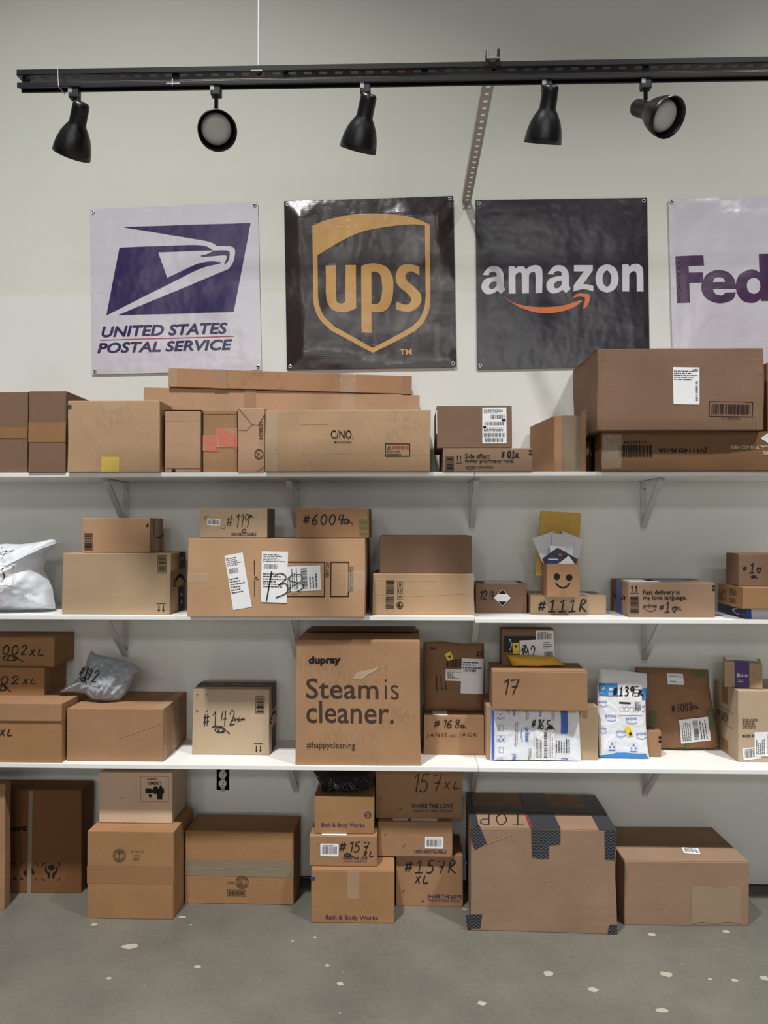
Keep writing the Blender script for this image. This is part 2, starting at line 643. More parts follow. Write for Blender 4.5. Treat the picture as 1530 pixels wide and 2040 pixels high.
    def label(s, r, ang=0, seed=1, kind=0, m=LAB, off=.0012, name='shipping_label'):
        """paper label with bar code and fine print"""
        lb = s.rect(name, m, r, off, ang)
        x0, y0, x1, y1 = r
        w, h = x1 - x0, y1 - y0
        def sub(a, b, c, d):
            return (x0 + w * a, y0 + h * b, x0 + w * c, y0 + h * d)
        kw = dict(parent=lb, ang=ang, pivot=r, off=off + .0006)
        if kind == 0:      # tall carrier label
            s.fine(sub(.06, .84, .94, .97), 4, seed=seed, **kw)
            s.bars(sub(.35, .68, .92, .8), 16, PRN, seed=seed, **kw)
            s.bars(sub(.1, .5, .9, .6), 26, PRN, seed=seed + 1, **kw)
            s.fine(sub(.06, .34, .94, .46), 3, seed=seed + 2, **kw)
            s.bars(sub(.06, .18, .94, .29), 26, PRN, seed=seed + 3, **kw)
            s.bars(sub(.1, .04, .85, .14), 20, PRN, seed=seed + 4, **kw)
            s.rect('solid_block', INK, sub(.8, .61, .97, .67), off + .0007, ang, lb, pivot=r)
            s.rect('solid_block', INK, sub(.03, .42, .16, .48), off + .0007, ang, lb, pivot=r)
        elif kind == 1:    # small sticker: bar code with caption
            s.bars(sub(.1, .18, .9, .78), 18, PRN, seed=seed, **kw)
            s.fine(sub(.12, .84, .9, .95), 1, seed=seed, **kw)
        elif kind == 2:    # lying label: upright fine print, bar code turned
            s.bars(sub(.45, .1, .62, .9), 24, PRN, vert=False, seed=seed, **kw)
            s.fine(sub(.06, .08, .38, .92), 5, seed=seed, vert=True, **kw)
            s.fine(sub(.68, .1, .94, .9), 3, seed=seed + 1, vert=True, **kw)
        elif kind == 3:    # invoice-like
            s.fine(sub(.06, .8, .94, .96), 5, seed=seed, **kw)
            s.bars(sub(.1, .66, .6, .75), 18, PRN, seed=seed, **kw)
            s.fine(sub(.06, .3, .94, .6), 6, seed=seed + 4, **kw)
        elif kind == 4:    # bar code turned at one side, caption on top
            s.fine(sub(.03, .66, .95, .94), 5, seed=seed, **kw)
            s.bars(sub(.84, .1, .94, .62), 18, PRN, vert=False, seed=seed, **kw)
        elif kind == 6:    # print kept to one edge, the rest blank
            s.fine(sub(.68, .55, .96, .92), 4, seed=seed, **kw)
            s.bars(sub(.7, .12, .95, .4), 9, PRN, seed=seed, **kw)
        elif kind == 5:    # half bar code, half blank
            s.fine(sub(.05, .72, .95, .95), 3, seed=seed, **kw)
            s.bars(sub(.1, .62, .7, .7), 14, PRN, seed=seed, **kw)
        return lb

class Box:
    """a carton: body, faces front, right_side, left_side, top"""
    def __init__(s, label, spec, m, name='cardboard_box', cat='box', wob=.002, bulge=0, opened=False, group=None, dent=0, taper=0, tilt=0):
        x, y, z, W, H, L, rot = spec
        s.W, s.H, s.L = W, H, L
        s.m = m
        s.rt = root(name, (x, y, z), label, cat, rot, group)
        if tilt:
            s.rt.rotation_euler = (0, radians(tilt), radians(rot))
        sd = random.Random(label).random() * 90
        def warp(p):
            n = noise.noise_vector(Vector((p.x * 5 + sd, p.y * 5, p.z * 5)))
            k = max(0, min(1, p.z / .03, (H - p.z) / .03))
            if taper:
                p = Vector((p.x * (1 - taper * p.z / H), p.y, p.z))
            return Vector((p.x + wob * n.x, p.y + wob * n.y, p.z + wob * n.z * k))
        def bul(a, b, A, B):
            return bulge * max(0, sin(pi * a / A)) ** .6 * max(0, sin(pi * b / B)) ** .6
        s.fF = lambda a, b, o: warp(Vector((a - W / 2, -o - bul(a, b, W, H), b)))
        s.fR = lambda a, b, o: warp(Vector((W / 2 + o + bul(a, b, L, H), a, b)))
        s.fL = lambda a, b, o: warp(Vector((-W / 2 - o - bul(a, b, L, H), L - a, b)))
        s.fT = lambda a, b, o: warp(Vector((a - W / 2, b, H + o + bul(a, b, W, L))))
        s.fK = lambda a, b, o: warp(Vector((a - W / 2, L + o, b)))
        s.fB = lambda a, b, o: warp(Vector((a - W / 2, b, -o)))
        s.front, s.right, s.left, s.top = Surf(s.rt, s.fF, W, H), Surf(s.rt, s.fR, L, H), Surf(s.rt, s.fL, L, H), Surf(s.rt, s.fT, W, L)
        bm = bmesh.new()
        n = lambda l: max(2, min(12, int(l / .035)))
        for fn, A, B, flip in ((s.fF, W, H, 0), (s.fR, L, H, 0), (s.fL, L, H, 0), (s.fK, W, H, 1), (s.fB, W, L, 1)) + (() if opened else ((s.fT, W, L, 0),)):
            na, nb = n(A), n(B)
            g = [[bm.verts.new(fn(A * i / na, B * j / nb, 0)) for i in range(na + 1)] for j in range(nb + 1)]
            for j in range(nb):
                for i in range(na):
                    q = [g[j][i], g[j][i + 1], g[j + 1][i + 1], g[j + 1][i]]
                    bm.faces.new(q[::-1] if flip else q)
        bmesh.ops.remove_doubles(bm, verts=bm.verts, dist=.0004)
        me = bpy.data.meshes.new('body')
        bm.to_mesh(me)
        bm.free()
        me.materials.append(m)
        s.body = link(bpy.data.objects.new('body', me), s.rt)
        if opened:
            sm = s.body.modifiers.new('wall', 'SOLIDIFY')
            sm.thickness = .004
        else:
            b = s.body.modifiers.new('edge', 'BEVEL')
            b.width = .0028
            b.segments = 2
            b.limit_method = 'ANGLE'
            b.angle_limit = radians(50)

    def flaps(s, surf, at=.5, across=True, gap=.0028, thick=.0026, inset=.002, m=None, both=True):
        """two closing flaps lying on a face, parted at fraction AT"""
        for lo, hi in ((0, at), (at, 1)):
            if across:
                a0, a1, b0, b1 = inset, surf.W - inset, lo * surf.H + (gap / 2 if lo else inset), hi * surf.H - (gap / 2 if hi < 1 else inset)
            else:
                a0, a1, b0, b1 = lo * surf.W + (gap / 2 if lo else inset), hi * surf.W - (gap / 2 if hi < 1 else inset), inset, surf.H - inset
            nx, ny = max(1, int((a1 - a0) / .03)), max(1, int((b1 - b0) / .03))
            v, f = [], []
            for o in (0.0002, thick):
                for j in range(ny + 1):
                    for i in range(nx + 1):
                        v.append(surf.fn(a0 + (a1 - a0) * i / nx, b0 + (b1 - b0) * j / ny, o))
            M = (nx + 1) * (ny + 1)
            for j in range(ny):
                for i in range(nx):
                    k = M + j * (nx + 1) + i
                    f.append((k, k + 1, k + nx + 2, k + nx + 1))
            ed = [j * (nx + 1) for j in range(ny + 1)]
            rim = [i for i in range(nx + 1)] + [j * (nx + 1) + nx for j in range(1, ny + 1)] + [ny * (nx + 1) + i for i in range(nx - 1, -1, -1)] + [j * (nx + 1) for j in range(ny - 1, 0, -1)]
            for i in range(len(rim)):
                a, b = rim[i], rim[(i + 1) % len(rim)]
                f.append((a, b, b + M, a + M))
            mesh('flap', v, f, m or s.m, s.rt)
        surf.lift = thick
        return s

class Pouch:
    """a soft bag or mailer: front and back swell from a shared outline"""
    def __init__(s, name, label, spec, thick, m, cat, wr=.004, wf=9, pw=2.2, lean=0, rotz=0, flat=.15, group=None, rough=1, back=.5, rings=26, per=150, wdir=None):
        (x, y, z), out = spec
        s.rt = root(name, (x, y, z), label, cat, rotz, group)
        if lean:
            s.rt.rotation_euler = (radians(-lean), 0, radians(rotz))
        xs, zs = [p[0] for p in out], [p[1] for p in out]
        x0, x1, z0, z1 = min(xs), max(xs), min(zs), max(zs)
        s.W, s.H = x1 - x0, z1 - z0
        N = len(out)
        per_edge = [math.hypot(out[(i + 1) % N][0] - out[i][0], out[(i + 1) % N][1] - out[i][1]) for i in range(N)]
        tot = sum(per_edge)
        pts = []
        sd = random.Random(label).random() * 50
        for i in range(N):
            k = max(1, round(per * per_edge[i] / tot))
            for j in range(k):
                t = j / k
                a, b = out[i], out[(i + 1) % N]
                pts.append((a[0] + (b[0] - a[0]) * t, a[1] + (b[1] - a[1]) * t))
        cx = sum(p[0] for p in pts) / len(pts)
        cz = (z0 + z1) / 2
        angs = [math.atan2(p[1] - cz, p[0] - cx) for p in pts]
        rads = [math.hypot(p[1] - cz, p[0] - cx) for p in pts]
        order = sorted(range(len(pts)), key=lambda i: angs[i])
        A = [angs[i] for i in order]
        Rr = [rads[i] for i in order]
        import bisect
        def rb(a):
            i = bisect.bisect(A, a) % len(A)
            j = i - 1
            d = (A[i] - A[j]) % (2 * pi) or 1e-6
            t = ((a - A[j]) % (2 * pi)) / d
            return Rr[j] + (Rr[i] - Rr[j]) * t
        def dep(px, pz):
            r = math.hypot(px - cx, pz - cz) / rb(math.atan2(pz - cz, px - cx))
            r = min(1, r)
            e = (1 - r ** pw) ** .62
            q = (px * wf + sd, pz * wf, sd)
            if wdir:
                c_, s_ = cos(wdir), sin(wdir)
                q = ((px * c_ + pz * s_) * wf * .35 + sd, (-px * s_ + pz * c_) * wf * 1.7, sd)
            n1 = noise.noise(Vector(q))
            n2 = 1 - abs(noise.noise(Vector((q[0] * 1.9, q[1] * 1.9, q[2] + 7)))) * 2
            n3 = noise.noise(Vector((px * wf * 5, pz * wf * 5, 3)))
            return thick * e * (1 + flat * n1) + wr * (n2 * .8 + n1 + .25 * n3 * rough) * min(1, (1 - r) * 9)
        s.dep = dep
        v, f = [], []
        M = len(order)
        for side in (1, -1):
            b0 = len(v)
            for k in range(rings + 1):
                g = 1 - (k / rings) ** 1.15
                for a, r_ in zip(A, Rr):
                    px, pz = cx + cos(a) * r_ * g, cz + sin(a) * r_ * g
                    d = dep(px, pz)
                    v.append((px, -d if side > 0 else d * back, pz))
            for k in range(rings):
                for i in range(M):
                    j = (i + 1) % M
                    q = (b0 + k * M + i, b0 + k * M + j, b0 + (k + 1) * M + j, b0 + (k + 1) * M + i)
                    f.append(q if side > 0 else q[::-1])
        s.body = mesh('body', v, f, m, s.rt, True)
        s.front = Surf(s.rt, lambda a, b, o: Vector((x0 + a, -dep(x0 + a, z0 + b) - o, z0 + b)), s.W, s.H)
        s.front.step = .008

def slab(name, spec, t, m, label, cat, group=None, parent=None, lean=0, rotz=0):
    """thin stiff sheet from an outline in its own upright plane"""
    (x, y, z), out = spec
    rt = root(name, (x, y, z), label, cat, rotz, group)
    if lean:
        rt.rotation_euler = (radians(-lean), 0, radians(rotz))
    n = len(out)
    vs = [(a, -t / 2, b) for a, b in out] + [(a, t / 2, b) for a, b in out]
    fs = [tuple(range(n)), tuple(range(2 * n - 1, n - 1, -1))] + [(i, (i + 1) % n, n + (i + 1) % n, n + i) for i in range(n)]
    mesh('sheet', vs, fs, m, rt)
    xs, zs = [p[0] for p in out], [p[1] for p in out]
    return rt, Surf(rt, lambda a, b, o: Vector((min(xs) + a, -t / 2 - o, min(zs) + b)), max(xs) - min(xs), max(zs) - min(zs))

# ------------------------------------------------------------------ the room shell
def wall_material():
    m = bpy.data.materials.new('wall_paint')
    m.use_nodes = True
    nt = m.node_tree
    N, L = nt.nodes.new, nt.links.new
    b = nt.nodes['Principled BSDF']
    b.inputs['Roughness'].default_value = .62
    b.inputs['Specular IOR Level'].default_value = .3
    tc = N('ShaderNodeTexCoord')
    sp = N('ShaderNodeSeparateXYZ')
    L(tc.outputs['Object'], sp.inputs[0])
    st = N('ShaderNodeMapRange')           # two coats of paint meet at a line behind the banners
    st.inputs[1].default_value = 2.645
    st.inputs[2].default_value = 2.66
    L(sp.outputs['Z'], st.inputs[0])
    mx = N('ShaderNodeMix')
    mx.data_type = 'RGBA'
    mx.inputs[6].default_value = RGB(228, 229, 224)
    mx.inputs[7].default_value = RGB(221, 223, 213)
    L(st.outputs[0], mx.inputs[0])
    n = N('ShaderNodeTexNoise')
    n.inputs['Scale'].default_value = 2.2
    n.inputs['Detail'].default_value = 6
    L(tc.outputs['Object'], n.inputs['Vector'])
    mr = N('ShaderNodeMapRange')
    mr.inputs[3].default_value = .96
    mr.inputs[4].default_value = 1.03
    L(n.outputs['Fac'], mr.inputs[0])
    hv = N('ShaderNodeHueSaturation')
    L(mr.outputs[0], hv.inputs['Value'])
    L(mx.outputs[2], hv.inputs['Color'])
    L(hv.outputs[0], b.inputs['Base Color'])
    n2 = N('ShaderNodeTexNoise')
    n2.inputs['Scale'].default_value = 160
    L(tc.outputs['Object'], n2.inputs['Vector'])
    bp = N('ShaderNodeBump')
    bp.inputs['Strength'].default_value = .12
    bp.inputs['Distance'].default_value = .002
    L(n2.outputs['Fac'], bp.inputs['Height'])
    L(bp.outputs[0], b.inputs['Normal'])
    return m

def floor_material():
    m = bpy.data.materials.new('polished_concrete')
    m.use_nodes = True
    nt = m.node_tree
    N, L = nt.nodes.new, nt.links.new
    b = nt.nodes['Principled BSDF']
    b.inputs['Specular IOR Level'].default_value = .45
    tc = N('ShaderNodeTexCoord')
    def nz(s, d=6, r=.6):
        n = N('ShaderNodeTexNoise')
        n.inputs['Scale'].default_value = s
        n.inputs['Detail'].default_value = d
        n.inputs['Roughness'].default_value = r
        L(tc.outputs['Object'], n.inputs['Vector'])
        return n
    a, c = nz(1.6), nz(55, 4, .7)
    cr = N('ShaderNodeValToRGB')
    e = cr.color_ramp.elements
    e[0].position, e[0].color = .3, RGB(92, 91, 84)
    e[1].position, e[1].color = .72, RGB(120, 117, 107)
    L(a.outputs['Fac'], cr.inputs[0])
    mr = N('ShaderNodeMapRange')
    mr.inputs[1].default_value = .25
    mr.inputs[2].default_value = .75
    mr.inputs[3].default_value = .86
    mr.inputs[4].default_value = 1.12
    L(c.outputs['Fac'], mr.inputs[0])
    hv = N('ShaderNodeHueSaturation')
    L(mr.outputs[0], hv.inputs['Value'])
    L(cr.outputs[0], hv.inputs['Color'])
    v = N('ShaderNodeTexVoronoi')          # small pale paint specks
    v.inputs['Scale'].default_value = 9
    L(tc.outputs['Object'], v.inputs['Vector'])
    lt = N('ShaderNodeMath')
    lt.operation = 'LESS_THAN'
    lt.inputs[1].default_value = .028
    L(v.outputs['Distance'], lt.inputs[0])
    mx = N('ShaderNodeMix')
    mx.data_type = 'RGBA'
    L(lt.outputs[0], mx.inputs[0])
    L(hv.outputs[0], mx.inputs[6])
    mx.inputs[7].default_value = RGB(156, 154, 146)
    sp = N('ShaderNodeSeparateXYZ')        # darker margin along the wall, with a wavering edge
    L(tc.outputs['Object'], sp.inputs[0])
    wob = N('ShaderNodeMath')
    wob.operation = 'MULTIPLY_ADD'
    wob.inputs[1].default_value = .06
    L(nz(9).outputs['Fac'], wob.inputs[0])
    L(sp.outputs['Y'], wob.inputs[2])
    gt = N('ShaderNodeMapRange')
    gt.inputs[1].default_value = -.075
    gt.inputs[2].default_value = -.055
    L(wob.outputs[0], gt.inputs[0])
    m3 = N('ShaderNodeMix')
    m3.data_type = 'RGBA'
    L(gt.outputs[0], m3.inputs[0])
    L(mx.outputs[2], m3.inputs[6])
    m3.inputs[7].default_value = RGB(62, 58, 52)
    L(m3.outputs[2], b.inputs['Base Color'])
    rr = N('ShaderNodeMapRange')
    rr.inputs[3].default_value = .28
    rr.inputs[4].default_value = .5
    L(a.outputs['Fac'], rr.inputs[0])
    L(rr.outputs[0], b.inputs['Roughness'])
    return m

def struct(o):
    o['kind'] = 'structure'
    return o

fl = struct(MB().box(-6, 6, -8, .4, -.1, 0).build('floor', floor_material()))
OX, OZ = -0.8315, 0.4443
w = MB()
hx, hz = .029, .051
for a in ((-6, OX - hx, .003, 7.6), (OX + hx, 6, .003, 7.6), (OX - hx, OX + hx, .003, OZ - hz), (OX - hx, OX + hx, OZ + hz, 7.6)):
    w.box(a[0], a[1], 0, .06, a[2], a[3])
wall = struct(w.build('wall_back', wall_material()))
struct(MB().box(-6, 6, .02, .3, 0, .003).build("trim_1", mat('raw_curb', (96, 92, 84), .9, .2, var=.2, vscale=20, bump=.4, bscale=30)))
chip = mat('floor_filler', (168, 164, 148), .6, .3, var=.05, vscale=30)
rg = random.Random(5)
for (x, y, z), r, k in [((-1.044,-0.5823,0.0),0.02,1.6),((0.5011,-0.7126,0.0),0.017,1.3),((0.9502,-0.4376,0.0),0.015,1.3),((0.9174,-0.7067,0.0),0.018,1.5),((0.6359,-0.8075,0.0),0.014,1.4),((0.2492,-0.8945,0.0),0.013,1.3),((-0.2305,-0.7976,0.0),0.012,1.2),((0.834,-0.9152,0.0),0.014,1.5),((1.2499,-0.4064,0.0),0.011,1.6),((1.2543,-0.7215,-0.0),0.014,1.3),((-1.2438,-0.425,0.0),0.011,1.3),((-0.7543,-0.708,0.0),0.011,1.5),((-0.2873,-0.6849,0.0),0.008,1.3),((-0.9114,-0.3554,0.0),0.009,1.8),((-0.8591,-0.4177,0.0),0.006,1.2),((1.0618,-0.7331,0.0),0.007,1.3),((1.1436,-0.7368,-0.0),0.01,1.4),((-1.0448,-0.7882,-0.0),0.008,1.4),((-0.355,-0.4977,0.0),0.006,1.2),((-0.4364,-0.5255,0.0),0.006,1.0),((0.24,-0.2598,0.0),0.008,1.5)]:
    n = 9
    o = mesh('filler_patch', [(x + r * k * rg.uniform(.7, 1.1) * cos(2 * pi * i / n), y + r * rg.uniform(.7, 1.15) * sin(2 * pi * i / n), .0006) for i in range(n)], [tuple(range(n))], chip, fl)

# wall outlet without its cover plate
o_ = root('wall_outlet', (OX, -.001, OZ - hz), 'bare white duplex outlet without cover plate low on the wall', 'outlet')
ivory = mat('outlet_ivory', (222, 220, 208), .4, .4)
MB().add([(-hx, .045, 0), (hx, .045, 0), (hx, .045, 2 * hz), (-hx, .045, 2 * hz), (-hx, .001, 0), (hx, .001, 0), (hx, .001, 2 * hz), (-hx, .001, 2 * hz)],
         [(0, 1, 2, 3), (0, 4, 5, 1), (1, 5, 6, 2), (2, 6, 7, 3), (3, 7, 4, 0)]).build('back_box', DARKV, o_)
MB().box(-.009, .009, -.001, .001, -.004, 2 * hz + .004).build('mounting_strap', mat('galvanised', (170, 168, 160), .4, .5, .6), o_)
for zz in (.031, .071):
    p = [(.0175 * cos(a), .0165 * sin(a)) for a in [radians(t) for t in range(0, 360, 15)]]
    p = [(a, max(-.0145, min(.0145, b))) for a, b in p]
    n = len(p)
    r_ = mesh('receptacle', [(a, y, zz + b) for y in (-.006, .004) for a, b in p], [tuple(range(n))] + [(i, (i + 1) % n, n + (i + 1) % n, n + i) for i in range(n)], ivory, o_)
    for sx in (-.006, .006):
        MB().box(sx - .0012, sx + .0012, -.0066, -.0058, zz + .001, zz + .009).build('slot', DARKV, r_)
    MB().lathe([(.0001, 0), (.0026, 0)], (0, 1, 0), (0, -.0064, zz - .007), 10).build('ground_hole', DARKV, r_)

# ------------------------------------------------------------------ shelves and brackets
SEAM = 0.2737
shelf_white = mat('shelf_white', (238, 238, 235), .42, .4, var=.03, vscale=14)
def shelf(x0, x1, zt, label, t=.018):
    o = MB().box(x0, x1, -.38, -.001, zt - t, zt).build('shelf_board', shelf_white, bevel=.0015)
    tag(o, label, 'shelf', 'white wall shelf boards')
Z1, Z2L, Z2R, Z3 = 1.806, 1.224, 1.216, 0.622
shelf(-3, SEAM - .0008, Z1, 'white shelf board of the top tier, under the carton marked C/NO.')
shelf(SEAM + .0008, 3, Z1, 'white shelf board of the top tier, under the pharmacy carton and the largest carton')
shelf(-3, SEAM - .0008, Z2L, 'white shelf board of the middle tier, under the white plastic mailer')
shelf(SEAM + .0008, 3, Z2R, 'white shelf board of the middle tier, under the smiling carton of letters')
shelf(-3, SEAM + .0122, Z3, 'white shelf board of the lowest tier, under the steam cleaner carton')
shelf(SEAM + .0138, 3, Z3, 'white shelf board of the lowest tier, under the blue and white bubble mailer')

brk = mat('bracket_paint', (206, 205, 202), .4, .45, var=.03, vscale=20)
screw = mat('screw_steel', (150, 148, 142), .35, .5, .8)
BX_ = [-1.28,-0.4991,0.2944,1.0599]
NTH = ('first', 'second', 'third', 'fourth')
def bracket(x, z, label):
    r = root('shelf_bracket', (x, 0, z - .22), label, 'bracket', 0, 'painted steel shelf brackets')
    MB().box(-.013, .013, -.0045, -.001, 0, .218).build('wall_leg', brk, r, bevel=.001)
    MB().box(-.013, .013, -.27, -.0045, .2155, .2185).build('shelf_arm', brk, r, bevel=.001)
    d = MB()
    a, b = Vector((0, -.008, .012)), Vector((0, -.245, .210))
    d.bar(a, b, .022, .002)
    n_ = Vector((0, .198, .237)).normalized() * .005
    for sx in (-.011, .011):
        d.bar(a + Vector((sx, 0, 0)) + n_, b + Vector((sx, 0, 0)) + n_, .002, .011)
    d.build('strut', brk, r)
    for zz in (.045, .185):
        MB().lathe([(.0001, .003), (.003, .0025), (.0045, 0)], (0, -1, 0), (.006, -.0045, zz), 10).build('screw', screw, r)
for i, x in enumerate(BX_):
    bracket(x, Z1 - .018, 'painted steel bracket under the top shelf, %s from the edge by the brown cartons' % NTH[i])
    bracket(x, (Z2L if i < 3 else Z2R) - .018, 'painted steel bracket under the middle shelf, %s counted from the white mailer' % NTH[i])
    if i in (1, 2, 3):
        bracket(x, Z3 - .018, 'painted steel bracket under the lowest shelf, %s' % ('', 'above the gap beside the black bag', 'hidden behind the taped carton', 'above the plain wide floor carton')[i])

# ------------------------------------------------------------------ track lighting
blk = mat('black_metal', (26, 25, 27), .34, .5, bump=.05, bscale=300)
sat = mat('satin_black', (30, 29, 31), .42, .45)
silver = mat('silver_foil', (200, 200, 204), .3, .5, .7)
TX0, TX1 = -1.2535, 1.75
TZ = 3.0361            # underside of the strut channel
tr = root('lighting_track', (TX0, -1.06, TZ), 'long black light track hung under a slotted channel', 'light track')
Lt = TX1 - TX0
c = MB()
yb, yf = .020, -.020
c.box(0, Lt, yf, yf + .0025, 0, .0185)
c.box(0, Lt, yb - .0025, yb, 0, .0185)
c.box(0, Lt, yf, -.012, -.0005, .0022)
c.box(0, Lt, .002, yb, -.0005, .0022)
k = 0
x = 0
while x < Lt - .05:
    c.box(x, x + .025, -.012, .002, -.0005, .0022)
    x += .05
c.build('slotted_channel', blk, tr)
rail = MB()
rail.box(0, Lt, -.0175, .0175, -.0255, -.0215)
rail.box(0, Lt, -.0175, -.011, -.038, -.0255)
rail.box(0, Lt, .011, .0175, -.038, -.0255)
rail.box(0, Lt, -.011, .011, -.030, -.0255)
rail.build('rail', blk, tr, bevel=.001)
for xs in (.012, .5, .86, 1.3, 2.0, 2.6):
    MB().box(xs, xs + .02, -.006, .006, -.0222, 0).build('spacer', blk, tr)
zt = mat('white_nylon', (226, 226, 222), .4)
def ziptie(x, sl):
    t = MB()
    a = [(-.0215, .0195), (.0215, .0195), (.0215, -.0395), (-.0215, -.0395)]
    for i in range(4):
        p, q = a[i], a[(i + 1) % 4]
        t.bar((x + sl * p[1], p[0], p[1]), (x + sl * q[1], q[0], q[1]), .004, .0015, up=(1, 0, 0) if i % 2 else (0, 1, 0) if False else (1, .01, 0))
    t.build('zip_tie', zt, tr)
ziptie(-1.1175 - TX0, -.06)
for px_ in [-0.7484]:
    t = MB()
    t.box(px_ - TX0 - .0015, px_ - TX0 + .0015, -.0195, -.0178, -.0390, -.019)
    t.build('zip_tie', zt, tr)
MB().box(-0.7484 - TX0 - .02, -0.7484 - TX0 + .025, -.0181, -.0176, -.036, -.031).build('rating_label', silver, tr)
MB().box(-0.4775 - TX0 - .018, -0.4775 - TX0 + .018, -.0206, -.0199, .001, .0045).build('rating_label', silver, tr)
# hanger rod and the perforated arm to the wall
XR = -0.4751
rod = root('hanger_rod', (XR, -1.06, TZ + .0035), 'thin white rod holding the light track from above', 'rod')
MB().lathe([(.003, 0), (.003, 2.4)], (0, 0, 1), (0, 0, 0), 10).build('rod', mat('rod_white', (222, 222, 220), .4), rod, True)
MB().lathe([(.007, 0), (.007, .006), (.0031, .006)], (0, 0, 1), (0, 0, 0), 6).build('nut', blk, rod)
XA = 0.2745
arm = root('support_arm', (XA, -.001, TZ + .0235), 'grey perforated steel arm reaching from the wall to the track', 'support arm')
armm = mat('perforated_steel', (186, 182, 176), .45, .45, 0, var=.06, vscale=30)
p = MB()
wd, hs = .019, .0068
pitch = 1.09 / 24
for i in range(24):
    y0, y1 = -i * pitch, -(i + 1) * pitch
    ym = (y0 + y1) / 2
    p.box(-wd, wd, y1, ym - hs, 0, .0025)
    p.box(-wd, wd, ym + hs, y0, 0, .0025)
    p.box(-wd, -hs, ym - hs, ym + hs, 0, .0025)
    p.box(hs, wd, ym - hs, ym + hs, 0, .0025)
p.build('perforated_plate', armm, arm)
MB().box(-wd - .0025, -wd, -1.09, 0, 0, .03).build('side_flange', armm, arm)
MB().box(-.02, .02, -.003, 0, -.03, .0).build('wall_tab', armm, arm)
MB().lathe([(.0001, .004), (.005, .003), (.006, 0)], (0, -1, 0), (0, -.003, -.015), 10).build('bolt', screw, arm)
for sx in (-.02, .016):
    MB().add([(sx - .006, -1.081, -.02), (sx + .006, -1.081, -.02), (sx + .005, -1.081, .034), (sx - .003, -1.081, .034),
              (sx - .006, -1.075, -.02), (sx + .006, -1.075, -.02), (sx + .005, -1.075, .034), (sx - .003, -1.075, .034)],
             [(0, 1, 2, 3), (7, 6, 5, 4), (0, 4, 5, 1), (1, 5, 6, 2), (2, 6, 7, 3), (3, 7, 4, 0)]).build('clip', blk, arm)

lens = mat('frosted_lens', (206, 204, 200), .35, .4)
def lamp(x, cap, axis, label, stem=None):
    """track head: X on the rail, cap = centre of the closed end, axis towards the mouth"""
    rz = TZ - .038
    r = root('track_light', (x, -1.06, rz), label, 'spotlight', 0, 'black track spotlights')
    MB().box(-.0165, .0165, -.0135, .0135, -.032, .003).build('adapter', sat, r, bevel=.004)
    MB().box(-.0165, -.004, -.0142, -.0134, -.017, -.001).build('foil_sticker', silver, r)
    ax = Vector(axis).normalized()
    cp = Vector(cap) - Vector((x, -1.06, rz))
    body = MB()
    prof = [(.0005, 0), (.016, .0005), (.022, .003), (.0255, .009), (.026, .02), (.0265, .066), (.0285, .072), (.037, .085), (.047, .104), (.0545, .127), (.059, .150), (.0605, .168),
            (.0575, .168), (.056, .15), (.051, .126), (.044, .106), (.036, .092)]
    body.lathe(prof, ax, cp, 40)
    sh = body.build('shade', blk, r, True)
    MB().lathe([(.0001, .158), (.018, .1575), (.034, .154), (.044, .147), (.0475, .139), (.046, .128)], ax, cp, 36).build('bulb', lens, r, True)
    # stem drops from the adapter and meets the neck
    side = ax.cross(Vector((0, 0, 1))).cross(ax).normalized() if abs(ax.z) < .99 else Vector((0, -1, 0))
    meet = cp + ax * .03 + side * .02
    top = Vector((0, 0, -.03))
    j = Vector((0, 0, stem)) if stem else top + Vector((0, 0, -.008))
    d1 = j - top
    MB().lathe([(.0065, 0), (.0065, d1.length)], d1, top, 12, True).build('stem', sat, r, True)
    d2 = meet - j
    MB().lathe([(.004, 0), (.004, d2.length)], d2, j, 10, True).build('knuckle', sat, r, True)
    return r
for a in (
    (-1.0721, (-1.0403,-1.08,2.9462), (-.40, .47, -.80), 'black track spotlight tilted steeply down at the free end of the track'),
    (-0.6111, (-0.6362,-1.03,2.9062), (.33, -.78, -.62), 'black track spotlight whose round lens faces the viewer squarely', -.075),
    (-0.1309, (-0.1166,-1.09,2.9531), (-.25, .49, -.83), 'black track spotlight aimed down above the brown banner'),
    (0.4457, (0.4544,-1.09,2.9724), (-.08, .49, -.87), 'black track spotlight hanging straight above the black banner'),
    (0.7572, (0.7323,-1.03,2.9291), (.40, -.68, -.57), 'black track spotlight turned sideways with its pale lens half showing', -.062)):
    lamp(*a)

# ------------------------------------------------------------------ banners
def vinyl(name, col, gloss, rib=.3):
    m = bpy.data.materials.new(name)
    m.use_nodes = True
    nt = m.node_tree
    N, L = nt.nodes.new, nt.links.new
    b = nt.nodes['Principled BSDF']
    b.inputs['Base Color'].default_value = RGB(*col)
    b.inputs['Roughness'].default_value = gloss
    b.inputs['Specular IOR Level'].default_value = .8
    tc = N('ShaderNodeTexCoord')
    w1 = N('ShaderNodeTexWave')
    w1.bands_direction = 'Z'
    w1.inputs['Scale'].default_value = 70
    w1.inputs['Distortion'].default_value = .6
    L(tc.outputs['Object'], w1.inputs['Vector'])
    n1 = N('ShaderNodeTexNoise')
    n1.inputs['Scale'].default_value = 9
    L(tc.outputs['Object'], n1.inputs['Vector'])
    ma = N('ShaderNodeMath')
    ma.operation = 'MULTIPLY_ADD'
    ma.inputs[1].default_value = .03 * rib
    L(w1.outputs['Fac'], ma.inputs[0])
    L(n1.outputs['Fac'], ma.inputs[2])
    bp = N('ShaderNodeBump')
    bp.inputs['Strength'].default_value = .6
    bp.inputs['Distance'].default_value = .010
    L(ma.outputs[0], bp.inputs['Height'])
    L(bp.outputs[0], b.inputs['Normal'])
    return m

